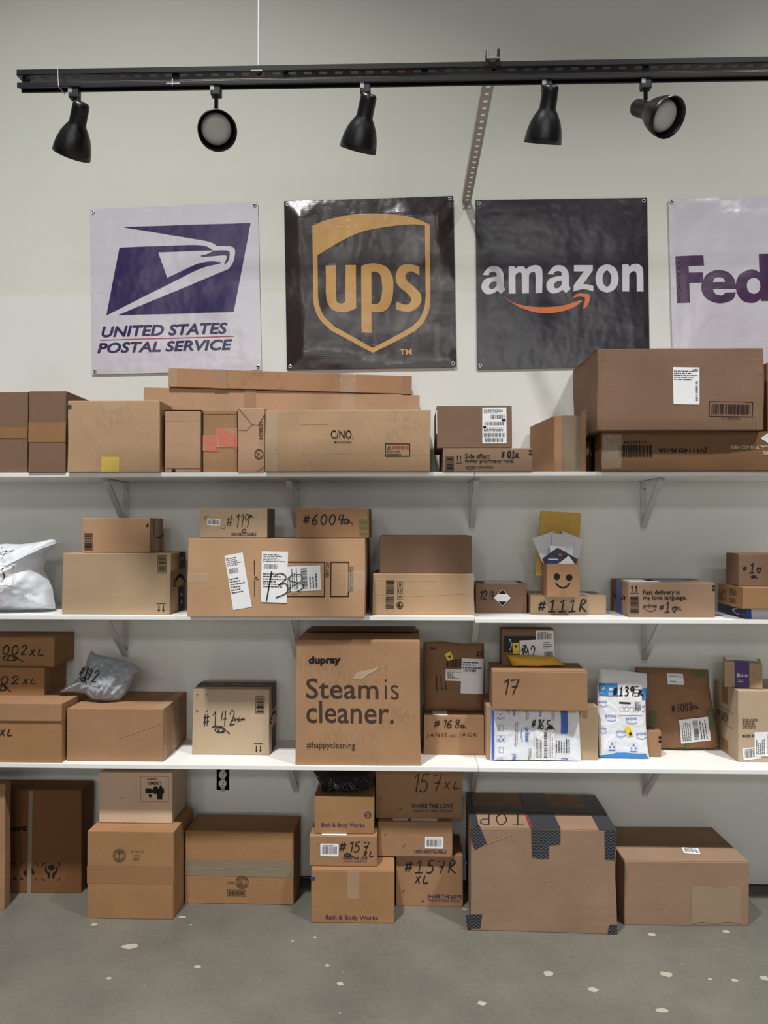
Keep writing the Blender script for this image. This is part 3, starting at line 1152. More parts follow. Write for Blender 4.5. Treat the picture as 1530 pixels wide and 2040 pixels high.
def banner(spec, m, label, amp, seed, gl=.005):
    (x, y, z), c4 = spec
    r = root('banner', (x, y, z), label, 'banner', 0, 'square vinyl banners')
    TL, TR, BR, BL = c4
    Wd, Hd = TR[0] - TL[0], TL[1] - BL[1]
    def fn(a, b, o):
        u, v = a / Wd, b / Hd
        px = (BL[0] * (1 - u) + BR[0] * u) * (1 - v) + (TL[0] * (1 - u) + TR[0] * u) * v
        pz = (BL[1] * (1 - u) + BR[1] * u) * (1 - v) + (TL[1] * (1 - u) + TR[1] * u) * v
        e = min(1, 9 * min(u, 1 - u) + .15, 9 * min(v, 1 - v) + .15)
        q = noise.noise(Vector((u * 2.6 + v * 1.2 + seed, v * 2.1 - u * .8, seed))) + .5 * noise.noise(Vector((u * 6 - v * 2 + seed, v * 4, 2)))
        hem = .0012 * (1 if min(u, 1 - u, v, 1 - v) < .05 else 0)
        return Vector((px, -o - hem - amp * e * (q + .9), pz))
    n = 48
    vs = [fn(Wd * i / n, Hd * j / n, 0) for j in range(n + 1) for i in range(n + 1)]
    fs = [(j * (n + 1) + i, j * (n + 1) + i + 1, (j + 1) * (n + 1) + i + 1, (j + 1) * (n + 1) + i) for j in range(n) for i in range(n)]
    mesh('sheet', vs, fs, m, r, True)
    s = Surf(r, fn, Wd, Hd)
    for u in (.02, .98):
        for v in (.02, .98):
            p = fn(u * Wd, v * Hd, .0005)
            g = MB().lathe([(.0038, .002), (.0055, .0035), (.0085, .0025), (.0095, 0)], (0, -1, 0), p, 18)
            g.build('grommet', silver, r, True)
            MB().lathe([(.0001, .0012), (.0038, .001)], (0, -1, 0), p, 12).build('grommet_hole', DARKV, r)
    return s

B1 = ((-1.0596,-0.006,2.2817),((-0.3982,0.7635),(0.3807,0.7887),(0.4003,0.0155),(-0.3827,0.0)))
s = banner(B1, vinyl('white_vinyl', (212, 208, 218), .26), 'white banner with a dark blue eagle head logo', .004, 3.1)
usps = vinyl('postal_blue', (44, 30, 86), .32)
for lp in ([(0.2013,0.8811,1),(0.9537,0.875,1),(0.8447,0.3497,1),(0.1601,0.3527,1),(0.8207,0.606,1),(0.8471,0.6467,0),(0.8591,0.6999,0),(0.8539,0.7314,0),(0.8308,0.7443,1),(0.7541,0.7474,1),(0.7288,0.7649,0),(0.6851,0.7802,1)],
           [(0.1771,0.7588,1),(0.5227,0.7583,1),(0.6259,0.7556,0),(0.6918,0.7455,0),(0.7294,0.7185,1),(0.6546,0.7215,1),(0.4052,0.7225,1),(0.4567,0.5659,1),(0.5496,0.6073,0),(0.6385,0.6428,0),(0.7121,0.6549,0),(0.7778,0.6472,1),(0.7718,0.6414,1),(0.6674,0.6193,0),(0.5786,0.5838,0),(0.4746,0.5337,1),(0.0929,0.3549,1)],
           [(0.6578,0.6915,1),(0.6909,0.6976,0),(0.7204,0.7099,0),(0.7338,0.7184,1),(0.8156,0.7151,0),(0.8276,0.6937,0),(0.8181,0.6568,0),(0.7994,0.6352,1),(0.7944,0.6383,1),(0.8073,0.6647,0),(0.8091,0.6833,0),(0.7991,0.6904,1),(0.6906,0.6842,0),(0.6598,0.6854,1)]):
    s.poly('printed_emblem', usps, [lp], off=.0012, cut=.02)
def brect(p):
    return (p[0][0], p[0][1], p[1][0], p[1][1])
s.text('UNITED STATES', brect([(0.0627,0.2214,0),(0.8071,0.2879,0)]), usps, bold=.03, shear=.22, off=.0012, cut=.03)
s.text('POSTAL SERVICE', brect([(0.0353,0.1248,0),(0.8327,0.1888,0)]), usps, bold=.03, shear=.22, off=.0012, cut=.03)
s.rect('printed_line', mat('thin_red', (178, 60, 60), .4), brect([(0.0535,0.203,0),(0.8432,0.2062,0)])[:1] + (brect([(0.0535,0.203,0),(0.8432,0.2062,0)])[1],) + (brect([(0.0535,0.203,0),(0.8432,0.2062,0)])[2], brect([(0.0535,0.203,0),(0.8432,0.2062,0)])[1] + .004), .0012)

B2 = ((-0.166,-0.006,2.2965),((-0.3926,0.7736),(0.3781,0.7887),(0.392,0.0096),(-0.3775,0.0)))
s = banner(B2, vinyl('brown_vinyl', (54, 44, 46), .2, .9), 'dark brown banner with a gold shield emblem', .017, 8.4)
gold = vinyl('gold_print', (200, 152, 82), .24, .8)
s.poly('printed_shield', gold, [[(0.1667,0.8453,1),(0.2476,0.8799,0),(0.3666,0.9021,0),(0.5293,0.9082,0),(0.6761,0.8905,0),(0.7783,0.864,0),(0.858,0.8264,1),(0.8542,0.4006,1),(0.8449,0.3351,0),(0.8107,0.2628,0),(0.7586,0.2127,1),(0.5105,0.0896,1),(0.2656,0.2232,1),(0.2015,0.2908,0),(0.173,0.3578,0),(0.1651,0.417,1)],
                               [(0.1934,0.6709,1),(0.3194,0.7449,0),(0.4683,0.8033,0),(0.6161,0.8269,0),(0.7557,0.8309,0),(0.8302,0.8214,1),(0.8268,0.4159,1),(0.8182,0.3503,0),(0.7892,0.2852,0),(0.7408,0.2387,1),(0.511,0.119,1),(0.2882,0.2448,1),(0.2299,0.3049,0),(0.2014,0.3719,0),(0.1936,0.4311,1)]], off=.0014, cut=.02)
for lp in ([[(0.2413,0.6099,1),(0.3021,0.6083,1),(0.3017,0.4211,0),(0.3085,0.3878,0),(0.3313,0.3792,0),(0.3558,0.3867,1),(0.3598,0.6067,1),(0.4204,0.6051,1),(0.4173,0.3507,1),(0.3786,0.3347,0),(0.3341,0.3291,0),(0.2751,0.3444,0),(0.2478,0.3929,0),(0.2413,0.4447,1)]],
           [[(0.4513,0.5999,1),(0.4943,0.612,0),(0.5386,0.6138,0),(0.5971,0.5939,0),(0.6328,0.5379,0),(0.6373,0.4644,0),(0.6264,0.3914,0),(0.5924,0.3408,0),(0.548,0.3272,0),(0.5069,0.3318,1),(0.5046,0.2086,1),(0.4457,0.2098,1)], [(0.5097,0.5631,1),(0.5377,0.566,0),(0.563,0.5434,0),(0.5728,0.4734,0),(0.5642,0.4075,0),(0.5453,0.3786,0),(0.5077,0.3758,1)]],
           [[(0.7936,0.5924,1),(0.7295,0.6073,0),(0.6778,0.5917,0),(0.6533,0.5374,0),(0.6648,0.4858,0),(0.7116,0.4406,0),(0.7403,0.407,0),(0.7324,0.3779,0),(0.703,0.3691,0),(0.652,0.3908,1),(0.6511,0.3432,1),(0.7095,0.3272,0),(0.7609,0.337,0),(0.7983,0.38,0),(0.7956,0.4313,0),(0.7563,0.4762,0),(0.7203,0.51,0),(0.7098,0.5359,0),(0.7212,0.5576,0),(0.7506,0.5642,0),(0.7926,0.5389,1)]]):
    s.poly('printed_letter', gold, lp, off=.0014, cut=.02)
s.text('TM', brect([(0.6681,0.0756,0),(0.7383,0.1093,0)]), gold, bold=.02, off=.0014)

B3 = ((0.7016,-0.006,2.295),((-0.3887,0.7707),(0.3829,0.7728),(0.3899,0.0099),(-0.3841,0.0)))
s = banner(B3, vinyl('black_vinyl', (36, 32, 40), .28, .5), 'black banner with a white word over an orange smile arrow', .004, 15.2)
wlet = vinyl('white_print', (214, 210, 218), .38)
A1 = ['160,660* 200,610 240,590 290,600 322,640 328,690 328,745* 342,775* 305,808* 280,782* 240,805 190,808 158,775 155,735 180,695 230,678 272,672* 270,648 245,635 215,645 212,662*', '272,710* 230,718 212,745 222,768 250,766 272,740']
for lp in ([[(0.0364,0.555,1),(0.0663,0.5924,0),(0.0961,0.6071,0),(0.1331,0.5989,0),(0.1566,0.5682,0),(0.1607,0.5302,0),(0.1603,0.4886,1),(0.1704,0.4657,1),(0.1428,0.4412,1),(0.1244,0.4612,1),(0.0947,0.4443,0),(0.0576,0.4427,0),(0.0342,0.468,0),(0.0322,0.4983,0),(0.051,0.5283,0),(0.0881,0.5405,0),(0.1193,0.5445,1),(0.118,0.5627,0),(0.0995,0.5729,0),(0.0772,0.5657,0),(0.0749,0.5529,1)], [(0.119,0.5158,1),(0.0879,0.5102,0),(0.0743,0.49,0),(0.0816,0.4725,0),(0.1023,0.4737,0),(0.1188,0.4931,0)]],
           [[(0.191,0.604,1),(0.2237,0.6034,1),(0.2272,0.5882,1),(0.2444,0.6008,0),(0.2741,0.6026,0),(0.2925,0.5825,1),(0.3112,0.5997,0),(0.3484,0.6082,0),(0.378,0.5948,0),(0.3865,0.5567,0),(0.3837,0.4431,1),(0.3452,0.4423,1),(0.3463,0.5498,0),(0.3368,0.5674,0),(0.3182,0.5639,0),(0.3077,0.5489,1),(0.3066,0.4429,1),(0.2665,0.4421,1),(0.2662,0.5512,0),(0.2574,0.5665,0),(0.2403,0.563,0),(0.2291,0.5503,1),(0.2295,0.4428,1),(0.1895,0.4419,1)]],
           [[(0.4147,0.554,1),(0.4448,0.5914,0),(0.4747,0.606,0),(0.5118,0.5978,0),(0.5352,0.5671,0),(0.5392,0.5291,0),(0.5387,0.4874,1),(0.5488,0.4645,1),(0.521,0.44,1),(0.5027,0.46,1),(0.4728,0.4431,0),(0.4357,0.4415,0),(0.4122,0.4669,0),(0.4103,0.4972,0),(0.4292,0.5272,0),(0.4665,0.5394,0),(0.4978,0.5435,1),(0.4965,0.5617,0),(0.478,0.5718,0),(0.4557,0.5646,0),(0.4533,0.5518,1)], [(0.4974,0.5146,1),(0.4662,0.5091,0),(0.4526,0.4889,0),(0.4598,0.4713,0),(0.4806,0.4725,0),(0.4972,0.4919,0)]],
           [[(0.5699,0.6045,1),(0.6793,0.6026,1),(0.6788,0.5708,1),(0.622,0.4921,1),(0.6591,0.4876,0),(0.6814,0.4797,1),(0.6809,0.4471,1),(0.6291,0.4616,0),(0.5844,0.4548,0),(0.5657,0.4476,1),(0.5662,0.4854,1),(0.6267,0.5663,1),(0.5694,0.5673,1)]],
           [[(0.7612,0.6051,0),(0.8093,0.58,0),(0.8263,0.5189,0),(0.8076,0.4623,0),(0.7589,0.4389,0),(0.7109,0.464,0),(0.6938,0.5212,0),(0.7125,0.5816,0)], [(0.7607,0.5694,0),(0.7813,0.5463,0),(0.7846,0.5196,0),(0.7782,0.4894,0),(0.7594,0.473,0),(0.7395,0.4901,0),(0.734,0.5205,0),(0.7404,0.5507,0)]],
           [[(0.8484,0.6021,1),(0.8842,0.603,1),(0.8884,0.5862,1),(0.9065,0.6027,0),(0.9401,0.6044,0),(0.9644,0.585,0),(0.9698,0.5469,0),(0.9697,0.4406,1),(0.9309,0.4413,1),(0.9309,0.5399,0),(0.9208,0.5614,0),(0.9021,0.5579,0),(0.8885,0.5429,1),(0.8862,0.442,1),(0.8475,0.4427,1)]]):
    s.poly('printed_letter', wlet, lp, off=.0012, cut=.025)
orng = vinyl('orange_print', (214, 112, 58), .4)
s.poly('printed_arrow', orng, [[(0.1626,0.4258,1),(0.2274,0.3853,0),(0.3087,0.365,0),(0.3977,0.3597,0),(0.4942,0.3655,0),(0.5687,0.3854,0),(0.6097,0.3998,1),(0.6148,0.3899,1),(0.5683,0.3567,0),(0.4938,0.3315,0),(0.4047,0.3233,0),(0.3232,0.3345,0),(0.2421,0.3662,0),(0.1626,0.4205,1)],
                              [(0.5631,0.4158,1),(0.5841,0.4336,0),(0.6213,0.4367,0),(0.6584,0.4308,1),(0.6595,0.4005,0),(0.6465,0.3704,0),(0.6238,0.3444,1),(0.618,0.3497,1),(0.6296,0.3859,0),(0.6321,0.4123,1),(0.5988,0.4182,0),(0.5675,0.4112,1)]], off=.0012, cut=.025)

B4 = ((1.562,-0.006,2.2845),((-0.3838,0.7768),(0.3706,0.7878),(0.3804,0.0145),(-0.3672,0.0)))
s = banner(B4, vinyl('pale_vinyl', (210, 206, 216), .24, .7), 'white banner with a wide purple word, cut by the picture edge', .009, 21.7)
purp = vinyl('purple_print', (72, 42, 80), .3, .9)
for lp in ([[(0.0331,0.6626,1),(0.1967,0.6628,1),(0.1984,0.6041,1),(0.1058,0.6026,1),(0.1069,0.564,1),(0.1917,0.5635,1),(0.1884,0.5042,1),(0.1073,0.5041,1),(0.1062,0.3892,1),(0.0329,0.3895,1)]],
           [[(0.2851,0.5736,0),(0.337,0.5587,0),(0.3717,0.517,0),(0.3795,0.4613,1),(0.2434,0.4637,1),(0.251,0.4384,0),(0.2809,0.4241,0),(0.3031,0.429,0),(0.3144,0.4396,1),(0.3778,0.4396,1),(0.3546,0.3977,0),(0.2824,0.3788,0),(0.2168,0.3985,0),(0.1821,0.4402,0),(0.178,0.4893,0),(0.2044,0.543,0),(0.2436,0.5681,0)], [(0.2445,0.5028,1),(0.259,0.528,0),(0.284,0.5328,0),(0.3085,0.5241,0),(0.3178,0.5021,1)]],
           [[(0.464,0.5712,0),(0.4969,0.5655,0),(0.5196,0.5513,1),(0.5203,0.66,1),(0.5985,0.6602,1),(0.5939,0.3852,1),(0.5224,0.3864,1),(0.5216,0.4,1),(0.4975,0.3832,0),(0.4642,0.377,0),(0.415,0.3907,0),(0.3832,0.4351,0),(0.3792,0.4896,0),(0.4027,0.5434,0)], [(0.4836,0.5223,0),(0.5119,0.5107,0),(0.522,0.4751,0),(0.51,0.4401,0),(0.4811,0.4283,0),(0.4522,0.4415,0),(0.4422,0.4772,0),(0.4541,0.5095,0)]]):
    s.poly('printed_letter', purp, lp, off=.0012, cut=.02)
s.text('Ex', brect([(0.6077,0.3859,0),(0.9721,0.6485,0)]), orng, bold=.06, off=.0012, cut=.03)

# ------------------------------------------------------------------ top tier
G1 = 'parcels on the top shelf'
b = Box('brown carton with a tape band, cut by the picture edge on the top shelf', (-1.6895,-0.37,1.806,0.2624,0.3336,0.33,0.0), K['brown'], group=G1)
b.front.rect('tape_strip', TAPE, (0.0,0.428,1.0,0.566), .0012)
b = Box('tall narrow brown carton with a middle tape band, beside the carton with yellow tape', (-1.4697,-0.385,1.806,0.154,0.334,0.375,0.0), K['brown'], group=G1)
b.flaps(b.front, .5)
b.front.rect('tape_strip', TAPE, (0.0,0.373,1.0,0.615), .0012)
b = Box('light tan carton with a yellow tape square at its bottom edge', (-1.1891,-0.4,1.806,0.377,0.2911,0.175,0.0), K['light'], wob=.004, group=G1)
b.front.rect('yellow_tape', mat('yellow_tape', (214, 186, 84), .35, var=.05), (0.372,0.007,0.563,0.214), .0015)
b.front.rect('green_sticker', mat('green_sticker', (40, 74, 44), .5), (0.0,0.886,0.044,0.943), .0015)
b.front.rect('clear_tape', CLEAR, (0.399,0.843,0.53,0.993), .0015, ragged=.003)
b = Box('small upright pinkish carton with worn dark edges and a black mark', (-0.9114,-0.375,1.806,0.1529,0.2548,0.36,0.0), K['pink'], group=G1)
b.front.rect('flap', K['pink'], (0.041,0.826,0.959,0.959), .003)
b.front.rect('flap', K['pink'], (0.041,0.066,0.959,0.818), .0022)
b.front.frame((0, 0, 1, 1), .003, DARKV, .0012, name='open_seam')
b.front.rect('black_mark', INK, (0.203,0.008,0.297,0.05), .002)
b = Box('carton crossed by a torn band of red striped tape', (-0.7612,-0.365,1.806,0.1405,0.2556,0.35,0.0), K['kraft'], group=G1)
b.flaps(b.front, .93)
red = mat('red_tape', (206, 96, 76), .4)
ln = []
for i in range(18):                                              # two torn lengths, one set higher than the other
    x_ = i / 18
    lo, hi = (.0, .6) if i < 7 else (.28 - .02 * (i - 7), 1.0 - .035 * (i - 7))
    ln.append([(x_, hi), (min(1, x_ + .13), lo)])
b.front.lines(ln, (0.015,0.331,0.985,0.736), .0042, red, name='striped_tape')
b.front.rect('tape_strip', mat('pink_tape', (176, 128, 102), .35), (0.0,0.339,0.382,0.595), .0012)
b.front.rect('tape_strip', MATS['pink_tape'], (0.368,0.397,1.0,0.711), .0013)
b = Box('narrow carton with a zigzag flap edge and a printed date', (-0.6302,-0.385,1.806,0.1086,0.2602,0.36,0.0), K['pink'], group=G1)
b.front.lines([[(0, .66), (.32, .65), (.55, .74), (.76, .73), (1, .9)], [(.7, 0), (1, .08)], [(.02, 1), (.55, .74)]], (0, 0, 1, 1), .0022, GREYINK, name='flap_cut', fit=False)
b.front.text('11/26/24', (0.792,0.52,0.943,0.784), GREYINK, bold=.02, rot=270)
b.front.ring((0.623,0.2,0.962,0.36), .12)
b.front.fine((0.698,0.24,0.906,0.32), 4, GREYINK)
b = Box('long light tan carton stamped with a shipper number and a warning panel', (-0.2374,-0.41,1.806,0.6638,0.2465,0.4,0.0), K['light'], wob=.005, bulge=.003, group=G1)
f = b.front
f.text('C/NO.', (0.398,0.541,0.538,0.672), INK, bold=.008)
f.text('MADE IN CHINA', (0.419,0.467,0.523,0.5), INK, bold=.01)
f.frame((0.729,0.238,0.881,0.451), .003)
f.text('WARNING', (0.769,0.352,0.872,0.418), mat('warning_red', (170, 52, 40), .6), bold=.02)
f.poly('printed_triangle', INK, [[(0, 0), (1, 0), (.5, 1)], [(.2, .13), (.8, .13), (.5, .75)]], (0.739,0.352,0.766,0.426), smooth=False)
f.fine((0.739,0.246,0.872,0.336), 4, INK)
f.rect('tape_strip', CLEAR, (0.003,0.008,0.076,0.992), .0015)
b.left.rect('tape_strip', CLEAR, (.85, 0, 1, 1), .0015)
f.lines([[(0, .3), (.4, .29), (.42, .31), (1, .28)], [(.22, .77), (.38, .77)]], (0, 0, 1, 1), .0016, K['cream'], name='crease', fit=False)
# the two long cartons lying across the backs of the row
b = Box('long slim carton lying across the row, the lower of two', (-0.5364,-0.1578,2.078,1.1938,0.097,0.085,5.5), K['pink'], wob=.003, tilt=1.05, group=G1)
b.front.rect('clear_tape', CLEAR, (.71, 0, .76, 1), .0015)
b.front.rect('tape_strip', TAPE, (.36, .0, .40, 1), .0015)
b = Box('long slim tan carton on top of its row, under the white eagle banner', (-0.5001,-0.1632,2.1765,1.0513,0.081,0.09,6.2), K['rough'], wob=.003, tilt=1.05, group=G1)
b.front.rect('clear_tape', CLEAR, (.70, 0, .765, 1), .0015)
b.front.rect('clear_tape', CLEAR, (0, 0, .035, 1), .0015)
b.front.rect('tape_strip', TAPE, (.96, 0, 1, 1), .0015)
b.front.rect('tape_strip', TAPE, (.18, 0, .24, 1), .0015)

b = Box('low carton printed with up arrows and bold pharmacy text', (0.3247,-0.385,1.806,0.3581,0.094,0.34,0.0), K['grey'], group=G1)
f = b.front
f.bars((0.039,0.062,0.112,0.625), 14, INK, vert=False, frame=(.002, .0015))
f.arrows((0.146,0.354,0.213,0.708))
f.text('Side effect:', (0.247,0.562,0.534,0.771), INK, bold=.01)
f.text('fewer pharmacy runs.', (0.247,0.333,0.798,0.562), INK, bold=.01)
f.text('amazon pharmacy', (0.253,0.104,0.567,0.271), INK, bold=.004)
f.smile((0.264,0.062,0.348,0.188))
f.hand(['#', ' ', '0', '1b', 'r'], (0.657,0.583,0.854,0.896), .004)
f.rect('printed_block', INK, (0.966,0.854,1.0,0.917), .0014)
f.rect('printed_block', INK, (0.966,0.708,1.0,0.771), .0014)
b = Box('plain brown carton with a tall white carrier label, resting on the pharmacy carton', (0.2732,-0.38,1.901,0.3028,0.1721,0.3,0.0), K['brown'], group=G1)
b.front.label((0.607,0.108,0.927,0.952), kind=0, seed=4)
b.front.rect('crushed_edge', LAB, (-.004, .35, .004, .9), .0012)
b = Box('brown carton set at an angle with a wide grey tape band down its front', (0.6617,-0.364,1.806,0.1312,0.2272,0.3547,7.0), K['kraft'], group=G1)
b.front.rect('tape_strip', GTAPE, (0.254,0.0,0.81,1.0), .0014)
b = Box('wide flat carton with upside-down black lettering under the largest carton', (1.2114,-0.4,1.806,0.8705,0.1557,0.375,0.0), K['dark'], wob=.006, group=G1)
f = b.front
f.bars((0.077,0.354,0.229,0.659), 26, INK, seed=8)
f.text('01435194', (0.102,0.683,0.206,0.768), INK, bold=.01, rot=180)
f.text('JV11142US-GR', (0.253,0.476,0.482,0.61), INK, bold=.028, rot=180)
paleink = mat('pale_ink', (205, 190, 168), .7)
f.text('43.3x47.32x6.7 INCHES', (0.586,0.549,0.887,0.634), paleink, bold=.02, rot=180)
f.text('96.9 LBS', (0.726,0.39,0.864,0.476), paleink, bold=.02, rot=180)
f.rect('clear_tape', CLEAR, (0.002,0.061,0.095,0.927), .0016, ragged=.003)
f.poly('white_sticker', LAB, [[(0, .5), (.5, 0), (1, .5), (.5, 1)]], (0.719,0.659,0.796,0.976), smooth=False)
b.left.rect('dark_split', DARKV, (.55, .05, .7, .95), .0014, ragged=.004)
b.left.rect('torn_flap', K['cream'], (.3, .05, .5, .9), .006, ragged=.005)
b = Box('largest brown carton of the top shelf with one white label and a boxed bar code', (1.0741,-0.445,1.9627,0.6469,0.3219,0.441,0.0), K['brown'], wob=.006, bulge=.004, group=G1)
f = b.front
f.label((0.458,0.311,0.614,0.768), kind=4, seed=9, ang=.6)
f.text('UPS', (0.575,0.726,0.605,0.75), PRN, bold=.03, off=.0022)
f.bars((0.687,0.201,0.916,0.323), 30, INK, seed=5, frame=(.008, .0025))
f.text('*26X20X12*', (0.744,0.134,0.861,0.171), INK, rot=180)
f.lines([[(0, .86), (1, .85)], [(0, .70), (1, .68)], [(.03, .56), (.9, .55)], [(.045, 0), (.035, 1)], [(.96, 0), (.95, 1)], [(.92, .05), (.91, 1)]], (0, 0, 1, 1), .0022, K['grey'], name='crease', fit=False, off=.001)
b.left.rect('clear_tape', CLEAR, (.38, .0, .62, .34), .0014)
b.left.lines([[(.02, 1), (.3, 1.0), (.6, .995), (1, 1)]], (0, 0, 1, 1), .007, K['dark'], name='torn_edge', fit=False)
b = Box('dark brown carton behind the largest one, mostly cut by the picture edge', (1.5888,-0.34,1.9627,0.2636,0.2856,0.32,0.0), K['dark'], group=G1)

# ------------------------------------------------------------------ middle tier
G2 = 'parcels on the middle shelf'
white_poly = mat('white_polythene', (222, 226, 234), .36, .45, bump=.2, bscale=18)
pb = Pouch('poly_mailer', 'crumpled white plastic mailer bag with a boxed arrow mark', ((-1.7388,-0.24,1.224),((-0.2359,0.0),(-0.2596,0.1586),(-0.1949,0.2446),(-0.0643,0.2769),(0.0228,0.2877),(0.0881,0.2856),(0.1315,0.2899),(0.1858,0.2985),(0.2269,0.3082),(0.2596,0.2965),(0.2445,0.2836),(0.2207,0.275),(0.2036,0.2386),(0.1953,0.2022),(0.1912,0.1766),(0.211,0.1381),(0.2309,0.0954),(0.2355,0.0613),(0.2423,0.0272),(0.2424,0.0122),(0.1883,0.0056),(0.0907,0.0011))), .12, white_poly, 'mailer', wr=.016, wf=9, group=G2, wdir=.6, rough=1.8)
f = pb.front
f.rect('shipping_label', LAB, (0.377,0.39,0.736,0.683), .002, ang=0)
f.frame((0.573,0.404,0.736,0.655), .001, PRN, .003)
f.smile((0.64,0.439,0.674,0.62), INK, rot=90, off=.0032)
f.bars((0.469,0.362,0.531,0.613), 12, INK, vert=False, off=.0032, seed=2)
f.hand('394', (0.335,0.711,0.569,0.892), .003, off=.0025)
f.lines([[(0, .5), (1, .72)], [(.45, 1), (.42, 0)]], (0.569,0.739,0.695,0.892), .0026, off=.0025)
f.text('TEC', (0.481,0.188,0.556,0.244), PRN, bold=.02, off=.0025)
pinkstamp = mat('pink_stamp', (222, 176, 206), .6)
f.fine((0.577,0.056,0.644,0.195), 4, pinkstamp, off=.0025, ang=-60)
f.fine((0.594,0.516,0.636,0.571), 3, mat('red_stamp', (226, 160, 150), .6), off=.0034)

b = Box('large tan carton with a striped bar block, under the small carton beside the white mailer', (-1.1948,-0.3472,1.224,0.4487,0.2515,0.2255,0.0), K['cream'], group=G2, wob=.003)
f = b.front
f.bars((0.891,0.693,0.958,0.955), 14, INK, vert=False, frame=(.002, .0016), seed=6)
f.arrows((0.879,0.041,0.963,0.189), up=False)
blk_tape = mat('black_print_tape', (26, 27, 32), .5, .3)
b.right.rect('black_tape', blk_tape, (.52, 0, .92, .42), .0014)
b.right.rect('black_tape', blk_tape, (.55, .72, .95, 1.0), .0014)
b.right.smile((.2, .34, 1, .66), INK, rot=180)
for v_ in (.12, .25, .86):
    b.right.text('prime', (.6, v_, .84, v_ + .05), LAB, rot=90, off=.002)
b = Box('small brown carton with a boxed bar code on top of the large tan carton', (-1.212,-0.31,1.4765,0.2854,0.1441,0.1804,0.0), K['wide'], group=G2)
f = b.front
f.bars((0.041,0.088,0.152,0.544), 14, INK, vert=False, frame=(.002, .0016), seed=16)
f.poly('printed_triangle', INK, [[(0, 0), (1, 0), (.85, 1)]], (0.941,0.75,0.985,0.897), smooth=False)
b.right.rect('tape_strip', TAPE, (.32, 0, .68, 1), .0014)
b.right.smile((.3, .38, .95, .62), INK)

b = Box('wide brown carton covered with three white labels, overhanging the middle shelf', (-0.5208,-0.425,1.224,0.7101,0.3129,0.421,0.0), K['wide'], wob=.003, group=G2)
f = b.front
f.label((0.232,0.106,0.337,0.806), kind=3, seed=21, ang=9.5)
f.lines([[(.35, .85), (.38, .6), (.35, .4)], [(.65, .8), (.62, .55)]], (.4, .3, .42, .4), .0006, PRN)
f.frame((0.527,0.263,0.776,0.706), .004, INK)
f.frame((0.806,0.263,0.912,0.706), .004, INK)
f.text('UPC LABEL', (0.779,0.506,0.799,0.706), INK, bold=.01, rot=270)
f.text('COLLECTION LABEL', (0.915,0.325,0.935,0.644), INK, bold=.01, rot=270)
f.lines([[(0, 0), (0, 1)]], (0.377,0.531,0.384,0.719), .003, INK, name='printed_line', fit=False)
f.lines([[(0, 0), (0, 1)]], (0.377,0.269,0.384,0.469), .003, INK, name='printed_line', fit=False)
f.text('of', (0.377,0.475,0.402,0.519), INK, bold=.02, rot=270)
f.label((0.55,0.338,0.751,0.65), kind=2, seed=31, ang=3, off=.0016)
f.label((0.416,0.188,0.564,0.831), kind=3, seed=22, ang=-1.5, off=.0028)
f.lines([[(1, 1), (0, 0)]], (0.445,0.206,0.476,0.581), .006, off=.005)
f.lines([catmull([(.05, .9), (.4, 1), (.75, .93), (.8, .75), (.3, .52), (.75, .6), (.95, .4), (.8, .18), (.1, 0)], n=6)], (0.493,0.25,0.567,0.556), .0045, off=.005)
f.lines([catmull([(.8, .98), (.3, .95), (0, .76), (.25, .58), (.75, .5), (1, .32), (.6, .03), (.15, .02), (.1, .25), (.55, .45), (.9, .72), (.8, .98)], n=6)], (0.569,0.325,0.657,0.544), .004, off=.005)
f.rect('clear_tape', CLEAR, (0.895,0.331,1.0,0.581), .002, ragged=.003)
f.rect('clear_tape', CLEAR, (0.0,0.444,0.116,0.562), .002, ragged=.003)
b = Box('small light carton with a bar code sticker and thin marker writing', (-0.7094,-0.3527,1.5379,0.2808,0.1212,0.14,-3.0), K['pale'], group=G2)
f = b.front
f.label((0.112,0.433,0.306,0.667), kind=1, seed=41, ang=-4)
f.hand('#119', (0.403,0.367,0.739,0.817), .0022)
f.hand('q', (0.739,0.7,0.791,0.783), .002)
f.corners((0.075,0.333,0.381,0.75), which='ns')
f.ring((0.634,0.183,0.694,0.317), .2, NAVY)
f.text('100% RECYCLABLE', (0.47,0.083,0.843,0.183), NAVY, bold=.018)
b.right.rect('dark_tape', mat('dark_tape', (74, 58, 46), .3), (.1, 0, 1, 1), .0012)
b = Box('small brown carton with thick marker number and green printed bars', (-0.3005,-0.37,1.5379,0.296,0.1225,0.24,0.0), K['kraft'], group=G2)
f = b.front
f.hand('#6004', (0.097,0.452,0.655,0.79), .0045)
f.hand('q', (0.634,0.452,0.786,0.645), .003)
green = mat('green_print', (96, 116, 62), .7)
f.bars((0.879,0.081,0.979,0.597), 5, green, vert=False, frame=(.0015, .0012), seed=3)
f.rect('printed_block', green, (0.979,0.742,1.0,0.919), .0014)

